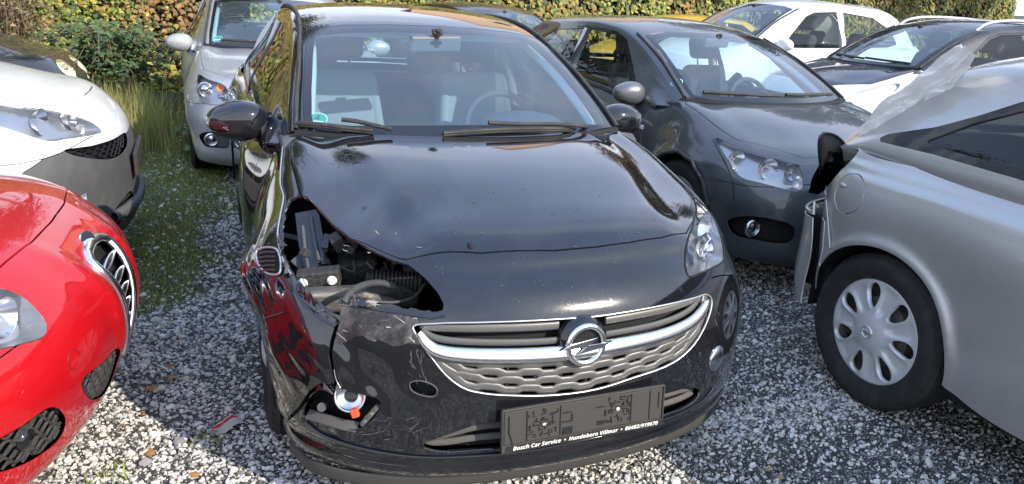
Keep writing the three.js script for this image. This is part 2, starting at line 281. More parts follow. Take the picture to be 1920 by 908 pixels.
const HERO = {
  wb: 2.51, track: 0.757,
  hw: 0.868,
  front: [
    { y: 0.165, z: 0.745, ys: 0.185, zs: 0.36, n: 2.3, f: 0.93 },
    { y: 0.215, z: 0.805, ys: 0.235, zs: 0.365, n: 2.3, f: 0.945 },
    { y: 0.33, z: 0.825, ys: 0.33, zs: 0.345, n: 2.3, f: 0.965 },
    { y: 0.47, z: 0.822, ys: 0.44, zs: 0.31, n: 2.4, f: 0.985 },
    { y: 0.58, z: 0.814, ys: 0.51, zs: 0.27, n: 2.5 },
    { y: 0.672, z: 0.796, ys: 0.575, zs: 0.225, n: 2.6 },
    { y: 0.735, z: 0.762, ys: 0.625, zs: 0.18, n: 2.68, k: 3.2 },
    { y: 0.795, z: 0.710, ys: 0.665, zs: 0.135, n: 2.72, k: 3.5 },
    { y: 0.845, z: 0.655, ys: 0.70, zs: 0.09, n: 2.75, k: 3.8 },
  ],
  hood: [
    { yc: 0.902, zc: 0.50, xe: 0.725, ye: 0.868, ze: 0.27, yb: 0.66, zb: -0.02, p: 3 },
    { yc: 0.955, zc: 0.28, xe: 0.73, ye: 0.918, ze: 0.09, yb: 0.62, zb: -0.12, p: 3 },
    { yc: 0.998, zc: 0.03, xe: 0.73, ye: 0.968, ze: -0.11, yb: 0.52, zb: -0.24, p: 3 },
    { yc: 1.015, zc: -0.16, xe: 0.715, ye: 1.01, ze: -0.33, yb: 0.33, zb: -0.33 },
  ],
  side: [
    { z: -0.62, belt: 0.965, sill: 0.2 }, { z: -1.1, belt: 0.975, sill: 0.19 }, { z: -1.7, belt: 0.99, sill: 0.19 }, { z: -2.1, belt: 1.0, sill: 0.2 }, { z: -2.5, belt: 1.01, sill: 0.3 }, { z: -2.82, belt: 1.02, sill: 0.3, s: 0.985 },
  ],
  rear: [
    { y: 1.04, z: -3.08, ys: 1.0, zs: -2.92, n: 3.2, f: 0.885 }, { y: 0.9, z: -3.13, ys: 0.85, zs: -2.9, n: 3, f: 0.965 }, { y: 0.7, z: -3.16, ys: 0.66, zs: -2.87, n: 2.8 }, { y: 0.5, z: -3.19, ys: 0.48, zs: -2.85, n: 2.8 }, { y: 0.33, z: -3.18, ys: 0.33, zs: -2.85, n: 2.8 }, { y: 0.22, z: -3.1, ys: 0.24, zs: -2.84, n: 2.8 },
  ],
  house: [
    { yc: 1.02, zc: -0.16, xe: 0.665, ye: 1.035, ze: -0.315, xb: 0.79, yb: 0.955, zb: -0.45, pz: 0.03 },
    { yc: 1.125, zc: -0.31, xe: 0.645, ye: 1.12, ze: -0.45, xb: 0.788, yb: 0.96, zb: -0.58, pz: 0.03 },
    { yc: 1.255, zc: -0.54, xe: 0.61, ye: 1.235, ze: -0.66, xb: 0.786, yb: 0.965, zb: -0.74, pz: 0.03 },
    { yc: 1.405, zc: -0.90, xe: 0.565, ye: 1.37, ze: -1.0, xb: 0.785, yb: 0.97, zb: -1.0, pz: 0.03 },
    { yc: 1.455, zc: -1.16, xe: 0.55, ye: 1.418, ze: -1.25, xb: 0.785, yb: 0.975, zb: -1.25, pz: 0.0 },
    { yc: 1.48, zc: -1.6, xe: 0.545, ye: 1.44, ze: -1.65, xb: 0.785, yb: 0.985, zb: -1.65 },
    { yc: 1.465, zc: -2.2, xe: 0.53, ye: 1.42, ze: -2.2, xb: 0.78, yb: 1.0, zb: -2.2 },
    { yc: 1.41, zc: -2.72, xe: 0.50, ye: 1.36, ze: -2.66, xb: 0.765, yb: 1.01, zb: -2.6 },
    { yc: 1.25, zc: -2.95, xe: 0.55, ye: 1.22, ze: -2.85, xb: 0.755, yb: 1.02, zb: -2.78 },
    { yc: 1.05, zc: -3.07, xe: 0.62, ye: 1.05, ze: -2.97, xb: 0.745, yb: 1.0, zb: -2.9 },
  ],
};
// ---------------------------------------------------------------- textures and materials
function tex(w, h, fn, srgb = true, rep = 1) { // fn(u,v,i,j) -> [r,g,b] 0..1 (sRGB values when srgb)
  const d = new Uint8Array(w * h * 4); for (let j = 0; j < h; j++) for (let i = 0; i < w; i++) { const c = fn(i / w, j / h, i, j), o = (j * w + i) * 4; d[o] = clamp(c[0]) * 255; d[o + 1] = clamp(c[1]) * 255; d[o + 2] = clamp(c[2]) * 255; d[o + 3] = 255; }
  const t = new THREE.DataTexture(d, w, h); t.wrapS = t.wrapT = THREE.RepeatWrapping; t.magFilter = THREE.LinearFilter; t.minFilter = THREE.LinearMipmapLinearFilter; if (srgb) t.colorSpace = THREE.SRGBColorSpace; t.repeat.set(rep, rep); t.needsUpdate = true; return t;
}
// dust on paint: fine settled grit, dried drop rims, a few chips. returns 0..1 cover
function dustAt(u, v, amount) {
  const f = fbm(u * 6, v * 6, 5, 3, 6), fine = vnoise(u * 300, v * 300, 9, 300), g2 = vnoise(u * 150, v * 150, 21, 150);
  let d = amount * (0.25 + 1.1 * sstep(0.35, 0.75, f)) * (0.3 + 0.9 * fine * g2);
  const cell = 40, cx = Math.floor(u * cell), cy = Math.floor(v * cell), hx = hash2(cx, cy, 31);
  if (hx > 0.82) { const ox = (cx + 0.2 + 0.6 * hash2(cx, cy, 32)) / cell, oy = (cy + 0.2 + 0.6 * hash2(cx, cy, 33)) / cell, r = Math.hypot(u - ox, v - oy) * cell, R = 0.06 + 0.16 * hash2(cx, cy, 34); d += amount * 1.6 * Math.max(0, 1 - Math.abs(r - R) / 0.05); if (hx > 0.975) d += amount * 6 * Math.max(0, 1 - r / 0.07); }
  return d;
}
function paintMat(rgb, { dust = 0.05, metal = 0, rough = 0.4, coatRough = 0.03, dustColor = [0.62, 0.58, 0.52], size = 512, spec } = {}) {
  const lin = c => c <= 0.0031308 ? c * 12.92 : 1.055 * Math.pow(c, 1 / 2.4) - 0.055;
  const map = tex(size, size, (u, v) => { const k = clamp(dustAt(u, v, dust)); const fl = metal ? 1 + 0.10 * (hash2(u * size | 0, v * size | 0, 3) - 0.5) : 1; return rgb.map((c, i) => lin(lerp(c * fl, dustColor[i] * 0.8, k))); }, true, 1.1);
  const rmap = tex(size, size, (u, v) => { const k = clamp(dustAt(u, v, dust) * 2.2); const r = lerp(rough, 0.9, k); return [r, r, 0]; }, false, 1.1);
  const crm = tex(256, 256, (u, v) => { const k = clamp(dustAt(u, v, dust) * 2.0) * 0.4 + 0.05 * sstep(0.4, 0.8, fbm(u * 9, v * 9, 4, 77, 9)); const r = coatRough + k * 0.5; return [r, r, r]; }, false, 1.1);
  return new THREE.MeshPhysicalMaterial({ color: 0xffffff, map, metalness: metal, roughness: 1, roughnessMap: rmap, clearcoat: 1, clearcoatRoughness: 1, clearcoatRoughnessMap: crm, specularIntensity: spec ?? (metal ? 1 : 0.3) });
}
const grain = tex(256, 256, (u, v) => { const a = 0.5 + 0.5 * (vnoise(u * 128, v * 128, 4, 128) - 0.5) + 0.25 * (fbm(u * 8, v * 8, 4, 8, 8) - 0.5); return [a, a, a]; }, false, 6);
const dirtTex = (base, dirt, amt, seed) => { const lin = c => c <= 0.0031308 ? c * 12.92 : 1.055 * Math.pow(c, 1 / 2.4) - 0.055; return tex(256, 256, (u, v) => { const k = clamp(amt * (sstep(0.4, 0.75, fbm(u * 7, v * 7, 5, seed, 7)) + 0.5 * vnoise(u * 90, v * 90, seed, 90) * vnoise(u * 40, v * 40, seed + 1, 40))); return base.map((c, i) => lin(lerp(c, dirt[i], k))); }, true, 2.5); };
const MAT = {
  plastic: new THREE.MeshStandardMaterial({ map: dirtTex([0.018, 0.018, 0.02], [0.16, 0.145, 0.12], 0.35, 5), roughness: 0.62, bumpMap: grain, bumpScale: 0.0006 }),
  greyPlastic: new THREE.MeshStandardMaterial({ map: dirtTex([0.075, 0.077, 0.08], [0.15, 0.145, 0.13], 0.22, 15), roughness: 0.6, bumpMap: grain, bumpScale: 0.0006 }),
  dustyPlastic: new THREE.MeshStandardMaterial({ map: dirtTex([0.06, 0.058, 0.055], [0.34, 0.31, 0.26], 0.7, 6), roughness: 0.75, bumpMap: grain, bumpScale: 0.0006 }),
  black: new THREE.MeshStandardMaterial({ color: RGB(0.008, 0.008, 0.009), roughness: 0.8 }),
  gloss: new THREE.MeshPhysicalMaterial({ color: RGB(0.01, 0.01, 0.011), roughness: 0.12, clearcoat: 0.6, clearcoatRoughness: 0.05 }),
  rubber: new THREE.MeshStandardMaterial({ map: dirtTex([0.014, 0.014, 0.014], [0.05, 0.047, 0.042], 0.35, 7), roughness: 0.85, bumpMap: grain, bumpScale: 0.0008 }),
  chrome: new THREE.MeshStandardMaterial({ color: RGB(0.93, 0.92, 0.90), metalness: 1, roughness: 0.19 }),
  satin: new THREE.MeshStandardMaterial({ color: RGB(0.58, 0.59, 0.60), metalness: 0.8, roughness: 0.34 }),
  reflector: new THREE.MeshStandardMaterial({ color: RGB(0.75, 0.76, 0.78), metalness: 1, roughness: 0.2 }),
  lampBase: new THREE.MeshStandardMaterial({ color: RGB(0.70, 0.71, 0.72), metalness: 0.35, roughness: 0.32 }),
  steel: new THREE.MeshStandardMaterial({ map: dirtTex([0.10, 0.10, 0.10], [0.2, 0.16, 0.12], 0.5, 8), metalness: 0.4, roughness: 0.55 }),
  windscreen: new THREE.MeshPhysicalMaterial({ color: RGB(0.64, 0.82, 0.93), transmission: 0.945, roughness: 0.0, thickness: 0, ior: 1.8, specularIntensity: 1 }),
  scuffed: new THREE.MeshStandardMaterial({ map: dirtTex([0.016, 0.015, 0.015], [0.20, 0.18, 0.165], 0.6, 66), roughness: 0.45, bumpMap: grain, bumpScale: 0.0015 }),
  mirrorShell: new THREE.MeshStandardMaterial({ color: RGB(0.13, 0.135, 0.14), roughness: 0.5 }),
  flutes: new THREE.MeshStandardMaterial({ color: RGB(0.42, 0.43, 0.45), metalness: 0.8, roughness: 0.28 }),
  deepTint: new THREE.MeshPhysicalMaterial({ color: RGB(0.05, 0.055, 0.05), transmission: 1, roughness: 0.0, thickness: 0, ior: 1.52 }),
  holder: new THREE.MeshStandardMaterial({ color: RGB(0.05, 0.047, 0.042), roughness: 0.62 }),
  slat: new THREE.MeshStandardMaterial({ color: RGB(0.15, 0.146, 0.14), metalness: 0.3, roughness: 0.42 }),
  cover: new THREE.MeshStandardMaterial({ color: RGB(0.66, 0.665, 0.67), metalness: 0.35, roughness: 0.36 }),
  lens: new THREE.MeshPhysicalMaterial({ color: 0xffffff, transmission: 1, roughness: 0.03, thickness: 0, ior: 1.5 }),
  glass: new THREE.MeshPhysicalMaterial({ color: RGB(0.80, 0.87, 0.86), transmission: 1, roughness: 0.0, thickness: 0, ior: 1.52 }),
  tint: new THREE.MeshPhysicalMaterial({ color: RGB(0.20, 0.22, 0.22), transmission: 1, roughness: 0.0, thickness: 0, ior: 1.52 }),
  amber: new THREE.MeshPhysicalMaterial({ color: RGB(0.85, 0.33, 0.05), roughness: 0.25, clearcoat: 1 }),
  redLens: new THREE.MeshPhysicalMaterial({ color: RGB(0.45, 0.02, 0.02), roughness: 0.15, clearcoat: 1 }),
  seat: new THREE.MeshStandardMaterial({ color: RGB(0.36, 0.35, 0.33), roughness: 0.95, bumpMap: grain, bumpScale: 0.001 }),
  seatDark: new THREE.MeshStandardMaterial({ color: RGB(0.05, 0.052, 0.056), roughness: 0.95, bumpMap: grain, bumpScale: 0.001 }),
  trim: new THREE.MeshStandardMaterial({ color: RGB(0.62, 0.61, 0.58), roughness: 0.8 }),
  dash: new THREE.MeshStandardMaterial({ color: RGB(0.075, 0.08, 0.086), roughness: 0.72, bumpMap: grain, bumpScale: 0.0006 }),
  mirrorGlass: new THREE.MeshStandardMaterial({ color: RGB(0.8, 0.82, 0.84), metalness: 1, roughness: 0.03 }),
  whitePlastic: new THREE.MeshStandardMaterial({ color: RGB(0.75, 0.74, 0.7), roughness: 0.5 }),
  orange: new THREE.MeshStandardMaterial({ color: RGB(0.75, 0.10, 0.03), roughness: 0.5 }),
  paper: new THREE.MeshStandardMaterial({ color: RGB(0.8, 0.8, 0.78), roughness: 0.7 }),
};
MAT.paintBlack = paintMat([0.0065, 0.0072, 0.0095], { dust: 0.02, metal: 0, rough: 0.07, size: 1024, spec: 1 });
// ---------------------------------------------------------------- wheels
function tyreGeo(R, w, rimR) { // axis along x, outer face at +x
  const prof = [], hw = w / 2; // (radius, x, tread?)
  prof.push([rimR - 0.012, hw - 0.022], [rimR + 0.004, hw - 0.012], [rimR + 0.012, hw - 0.006], [lerp(rimR, R, 0.3), hw + 0.002], [lerp(rimR, R, 0.55), hw + 0.003], [lerp(rimR, R, 0.62), hw + 0.0015], [lerp(rimR, R, 0.8), hw - 0.006], [R - 0.014, hw - 0.016], [R - 0.005, hw - 0.024]);
  const gr = [0.62, 0.24, -0.24, -0.62]; const tread = [];
  let x = hw - 0.030; tread.push([R, x]);
  for (const g of gr) { const c = g * hw; tread.push([R, c + 0.006], [R - 0.007, c + 0.004], [R - 0.007, c - 0.004], [R, c - 0.006]); }
  tread.push([R, -hw + 0.030]);
  prof.push(...tread.map(p => [p[0], p[1], 1])); prof.push([R - 0.012, -hw + 0.012], [lerp(rimR, R, 0.5), -hw], [rimR, -hw + 0.01]);
  const seg = 180, pos = [], idx = [], n = prof.length;
  for (let s = 0; s < seg; s++) { const a = s / seg * 2 * Math.PI; for (let k = 0; k < n; k++) { let [r, px, t] = prof[k]; const sh = Math.floor((s + (px > 0 ? 1 : 2)) % 5); if (((t && Math.abs(px) > 0.22 * hw) || k === 8 || k === 7) && sh === 0) r -= 0.004; pos.push(px, r * Math.cos(a), r * Math.sin(a)); } }
  for (let s = 0; s < seg; s++) for (let k = 0; k < n - 1; k++) { const a = s * n + k, b = a + 1, c = ((s + 1) % seg) * n + k, d = c + 1; idx.push(a, c, b, b, c, d); }
  const g = new THREE.BufferGeometry(); g.setAttribute('position', new THREE.Float32BufferAttribute(pos, 3)); g.setIndex(idx);
  const q = g.toNonIndexed(); q.computeVertexNormals(); const uv = new Float32Array(q.attributes.position.count * 2); for (let i = 0; i < uv.length / 2; i++) { uv[i * 2] = q.attributes.position.getY(i) * 1.2 + q.attributes.position.getX(i); uv[i * 2 + 1] = q.attributes.position.getZ(i) * 1.2; } q.setAttribute('uv', new THREE.BufferAttribute(uv, 2)); return smoothNormals(q, 0.7);
}
function smoothNormals(g, cosMin) { // average normals of coincident corners that are nearly aligned
  const p = g.attributes.position, n = g.attributes.normal, map = new Map(); const k = i => Math.round(p.getX(i) * 2e4) + '_' + Math.round(p.getY(i) * 2e4) + '_' + Math.round(p.getZ(i) * 2e4);
  for (let i = 0; i < p.count; i++) { const s = k(i); if (!map.has(s)) map.set(s, []); map.get(s).push(i); }
  const out = new Float32Array(p.count * 3);
  for (const l of map.values()) for (const i of l) { let x = 0, y = 0, z = 0; for (const j of l) { const d = n.getX(i) * n.getX(j) + n.getY(i) * n.getY(j) + n.getZ(i) * n.getZ(j); if (d > cosMin) { x += n.getX(j); y += n.getY(j); z += n.getZ(j); } } const L = Math.hypot(x, y, z) || 1; out.set([x / L, y / L, z / L], i * 3); }
  g.setAttribute('normal', new THREE.BufferAttribute(out, 3)); return g;
}
function discMesh(R, nr, na, depth) { // polar sheet facing +x: depth(r, a) -> x
  const P = [[depth(0, 0), 0, 0]], T = []; for (let i = 1; i <= nr; i++) for (let k = 0; k < na; k++) { const r = R * i / nr, a = k / na * 2 * Math.PI; P.push([depth(r, a), r * Math.cos(a), r * Math.sin(a)]); }
  const id = (i, k) => i === 0 ? 0 : 1 + (i - 1) * na + (k % na);
  for (let i = 0; i < nr; i++) for (let k = 0; k < na; k++) { if (i) { T.push([id(i, k), id(i + 1, k), id(i + 1, k + 1)], [id(i, k), id(i + 1, k + 1), id(i, k + 1)]); } else T.push([0, id(1, k), id(1, k + 1)]); }
  return normals({ P, T });
}
function coverGeo(R, holes) { // wheel trim with oval windows between its spokes
  let M = discMesh(R, 46, 168, (r, a) => { const q = r / R; const sp = Math.cos(holes * a); return 0.012 - 0.016 * q * q + 0.016 * Math.exp(-Math.pow(q / 0.30, 4)) - 0.010 * sstep(0.93, 1, q) - 0.012 * sstep(0.3, 0.5, q) * (1 - sstep(0.78, 0.92, q)) * sstep(-0.2, 1, -sp); });
  const hole = (p) => { const r = Math.hypot(p[1], p[2]); let a = Math.atan2(p[2], p[1]); const st = 2 * Math.PI / holes; a = ((a - st / 2) % st + st) % st - st / 2; const x = (r - 0.665 * R) / (0.235 * R), y = a * r / ((0.095 + 0.085 * clamp((r / R - 0.45) / 0.4)) * R); return (Math.hypot(x, y) - 1) * 0.02; };
  M = cut(M, hole, 0).outside; return geoOf(flange(M, 0.02));
}
function alloyGeo(R, n) { // spoked alloy rim
  let M = discMesh(R, 40, 160, (r, a) => { const q = r / R; return 0.02 - 0.03 * sstep(0.1, 0.6, q) + 0.02 * sstep(0.85, 1, q); });
  const hole = p => { const r = Math.hypot(p[1], p[2]); let a = Math.atan2(p[2], p[1]); const st = 2 * Math.PI / n; a = ((a - st / 2) % st + st) % st - st / 2; const half = st / 2 * r - 0.026 * (1.3 - 0.4 * r / R); return Math.max(Math.abs(a * r) - half, 0.32 * R - r, r - 0.86 * R); };
  M = cut(M, hole, 0).outside; return geoOf(flange(M, 0.03));
}
function addWheels(root, spec, o) { // side +1 is the car's left
  const R = o.R || 0.30, rimR = o.rimR || 0.195, w = o.w || 0.19, tg = tyreGeo(R, w, rimR);
  const rg = o.rim === 'alloy' ? alloyGeo(rimR, o.n || 5) : coverGeo(rimR, o.n || 7);
  const well = lathe([[0.0001, -0.05], [rimR * 0.95, -0.05], [rimR, 0.02]], 40).rotateZ(-Math.PI / 2);
  const drum = join([cyl(rimR * 0.62, rimR * 0.62, 0.05, [-0.03, 0, 0], [0, 0, Math.PI / 2], 28)]);
  for (const [z, tr, st] of [[0, spec.track || 0.745, o.steer || 0], [-spec.wb, spec.track || 0.745, 0]]) for (const s of [1, -1]) {
    const t = mesh('wheel', tg, MAT.rubber, root); t.position.set(s * tr, R, z); t.rotation.y = (s < 0 ? Math.PI : 0) + st; if (o.roll) t.rotation.order = 'YXZ', t.rotation.x = o.roll;
    const c = mesh('wheel_cover', rg, o.rimMat || (o.rim === 'alloy' ? MAT.satin : MAT.cover), t); c.position.x = w / 2 - 0.022;
    const b = mesh('brake', join([well.clone(), drum.clone()]), MAT.steel, t); b.position.x = w / 2 - 0.05;
    if (o.badge) { const e = mesh('hub_badge', join([xf(new THREE.TorusGeometry(0.024, 0.0035, 8, 28), [0.0, 0, 0], [0, Math.PI / 2, 0]), xf(prism([[-0.03, 0.0], [0.006, 0.009], [0.0, 0.003], [0.03, 0.0], [-0.006, -0.009], [0, -0.003]], 0.003, 0.0006), [0, 0, 0], [0, Math.PI / 2, 0])]), MAT.chrome, t); e.position.x = w / 2 - 0.022 + 0.03; }
  }
}
// ---------------------------------------------------------------- a whole car from its spec
const oblique = al => { const c = Math.cos(al), s = Math.sin(al); return p => [Math.abs(p[0]) * c - p[2] * s, p[1]]; };
const sideView = p => [p[2], p[1]], frontView = p => [p[0], p[1]], topView = p => [p[0], p[2]];
function polyFn(poly, proj, guard) { const f = sdPoly(poly); return (p, n) => { if (guard && !guard(p, n)) return 1; const q = proj(p); return f(q[0], q[1]); }; }
function carContext(root, spec, step, warp) {
  root.updateMatrixWorld(true);
  const inv = root.matrixWorld.clone().invert();
  const C = { root, spec, inv, B: bodyMesh(spec, step), G: houseMesh(spec, step * 1.1) };
  if (warp) C.B = deform(C.B, warp);
  C.B0 = C.B; C.G0 = C.G;
  C.hit = (px, py, M) => { const r = pixelRay(px, py, inv); return castMesh(M || C.B0, r.o, r.d); };
  C.trace = (pix, M) => pix.map(([x, y]) => C.hit(x, y, M)).filter(h => h);
  C.poly = (pix, proj, M, per = 5) => smooth2(C.trace(pix, M).map(h => proj(h.p)), per);
  C.pix = p => pixelOf(V(...p).applyMatrix4(root.matrixWorld).toArray());
  C.takeB = (fn, gap) => { const r = cut(C.B, fn, gap); C.B = r.outside; return r.inside; };
  C.takeG = (fn, gap) => { const r = cut(C.G, fn, gap); C.G = r.outside; return r.inside; };
  C.part = (name, M, mat, fl = 0.014, label) => M.T.length ? mesh(name, geoOf(fl ? flange(M, fl) : M), mat, root, label) : null;
  return C;
}
// a mesh split in its two mirror halves, so that each side's part is a mesh of its own
const halves = M => [keep(M, p => -p[0]), keep(M, p => p[0])].filter(m => m.T.length);
function wheelArches(C, r, r2) {
  const wb = C.spec.wb, yc = C.spec.axleY || 0.3;
  C.takeB((p, n) => Math.abs(p[0]) < 0.45 ? 1 : Math.min(Math.hypot(p[2], p[1] - yc) - r, Math.hypot(p[2] + wb, p[1] - yc) - (r2 || r)), 0);
  for (const z of [0, -wb]) for (const s of [1, -1]) { // liner
    const rr = (z ? r2 || r : r) + 0.012; const g = new THREE.CylinderGeometry(rr, rr, 0.34, 40, 1, true, -Math.PI * 0.03, Math.PI * 1.06); const cap = new THREE.CircleGeometry(rr, 30, -0.1, Math.PI + 0.2);
    const m = mesh('wheel_well', join([xf(g, [0, 0, 0], [0, 0, Math.PI / 2]), xf(cap, [-0.17, 0, 0], [0, Math.PI / 2, 0])]), MAT.black, C.root); m.position.set(s * (C.spec.hw - 0.195), yc, z); if (s < 0) m.rotation.y = Math.PI;
  }
}
function archLip(C, r, z, s, mat, rad = 0.008) { const pts = []; for (let a = -0.2; a <= Math.PI + 0.2; a += 0.1) { const y = (C.spec.axleY || 0.3) + r * Math.sin(a), zz = z + r * Math.cos(a), h = castMesh(C.B0, [s * 1.5, y, zz], [-s, 0, 0]); if (h && Math.abs(h.p[0]) > 0.5) pts.push([h.p[0] - s * 0.006, y, zz]); } if (pts.length > 3) mesh('arch_lip', tube(pts, rad, 6), mat, C.root); }
function roundPoly(poly, per = 5) { return smooth2(poly, per); }
// floor set back behind an opening H, joined to its rim by walls
function wellOf(H, floor) {
  const ec = new Map(); for (const t of H.T) for (let k = 0; k < 3; k++) { const a = t[k], b = t[(k + 1) % 3], key = a < b ? a + '_' + b : b + '_' + a; const e = ec.get(key); if (e) e.n++; else ec.set(key, { a, b, n: 1 }); }
  const P = floor.P.slice(), N = floor.N.slice(), T = floor.T.slice();
  for (const e of ec.values()) if (e.n === 1) { const i = P.length, q = [H.P[e.a], H.P[e.b], floor.P[e.a], floor.P[e.b]].map((p, k) => k < 2 ? p.map((v, d) => v - H.N[k ? e.b : e.a][d] * 0.002) : p); const u = [0, 1, 2].map(d => q[1][d] - q[0][d]), w = [0, 1, 2].map(d => q[2][d] - q[0][d]); const n = [u[1] * w[2] - u[2] * w[1], u[2] * w[0] - u[0] * w[2], u[0] * w[1] - u[1] * w[0]], l = Math.hypot(...n) || 1; for (const p of q) { P.push(p); N.push(n.map(v => v / l)); } T.push([i, i + 1, i + 2], [i + 1, i + 3, i + 2]); }
  return { P, N, T };
}
// lamp behind a clear cover: housing bowl set back behind the cover's own outline, reflectors, bulbs
function lamp(C, name, M, o = {}) {
  for (const H of halves(M)) {
    const s = H.P[0][0] > 0 ? 1 : -1; const p = mesh(name, geoOf(flange(H, 0.008)), MAT.lens, C.root);
    let c = [0, 0, 0], n = [0, 0, 0]; H.P.forEach((q, i) => { for (let k = 0; k < 3; k++) { c[k] += q[k] / H.P.length; n[k] += H.N[i][k] / H.P.length; } });
    const D = o.depth || 0.07, bowl = { P: H.P.map((q, i) => q.map((x, k) => x * 0.94 + c[k] * 0.06 - (k === 0 ? s * 0.25 : k === 2 ? 0.9 : 0.15) * D)), N: H.N, T: H.T };
    mesh('housing', geoOf(wellOf(H, bowl)), o.base || MAT.flutes, p);
    for (const q of o.bowls || []) { // [dx along car, dy, dz, radius, kind]
      const sh = castMesh(H, [c[0] + s * q[0], c[1] + q[1], 4], [0, 0, -1]); if (!sh) continue; const at = V(sh.p[0] - sh.n[0] * 0.02, sh.p[1], sh.p[2] - q[3] * 0.55 - 0.026); const g = q[4] === 'ball' ? join([ball(q[3] * 0.62, [0, 0, 0.012]), xf(new THREE.TorusGeometry(q[3] * 0.8, q[3] * 0.16, 10, 32), [0, 0, 0.012])]) : xf(lathe([[0.0001, 0], [q[3] * 0.3, 0.006], [q[3] * 0.65, 0.022], [q[3], 0.055], [q[3] * 1.05, 0.055]], 32), [0, 0, -0.03], [Math.PI / 2, 0, 0]);
      const m = mesh(q[4] === 'ball' ? 'projector' : 'reflector_bowl', g, q[4] === 'amber' ? MAT.amber : MAT.reflector, p); m.position.copy(at); m.rotation.y = s * (o.turn || 0.25);
    }
    for (const q of o.bars || []) { const m = mesh('light_bar', tube(q.pts.map(a => [s * a[0], a[1], a[2]]), q.r || 0.008, 6), q.mat || MAT.whitePlastic, p); }
  }
}
function glassPane(C, name, M, mat, frit = 0, inset = 0.004) { // pane with a dark printed border
  const pane = offset(M, -inset); return mesh(name, geoOf(flange(pane, 0.004)), mat, C.root);
}
function doorMirror(C, at, s, mat, o = {}) { // s +1 car's left; shell pointing forward
  const w = o.w || 0.118, h = o.h || 0.082, d = o.d || 0.075;
  const g = new THREE.SphereGeometry(1, 36, 24), p = g.attributes.position; for (let i = 0; i < p.count; i++) { let x = p.getX(i), y = p.getY(i), z = p.getZ(i); const q = (1 - 0.22 * sstep(-0.2, 1, x)); y = Math.sign(y) * Math.pow(Math.abs(y), 0.8) * q; if (z < -0.25) z = -0.25 - (z < -0.85 ? 0.02 : 0); x = Math.sign(x) * Math.pow(Math.abs(x), 0.85); p.setXYZ(i, s * x * w, y * h, z * d); } g.computeVertexNormals(); if (s < 0) { g.index.array.reverse(); g.computeVertexNormals(); }
  const m = mesh('door_mirror', g, mat, C.root); m.position.set(s * at[0], at[1], at[2]); m.rotation.y = s * 0.12;
  const gl = new THREE.CircleGeometry(1, 30); xf(gl, [0, 0, -0.245 * d - 0.003], [0, Math.PI, 0], [w * 0.86, h * 0.84, 1]); mesh('mirror_glass', gl, MAT.mirrorGlass, m);
  mesh('mirror_foot', tube([[-s * w * 0.45, -h * 0.6, -0.01], [-s * (w * 0.75), -h * 1.05, -0.02], [-s * (w * 1.25), -h * 1.35, -0.03]], 0.018, 8), MAT.plastic, m);
}
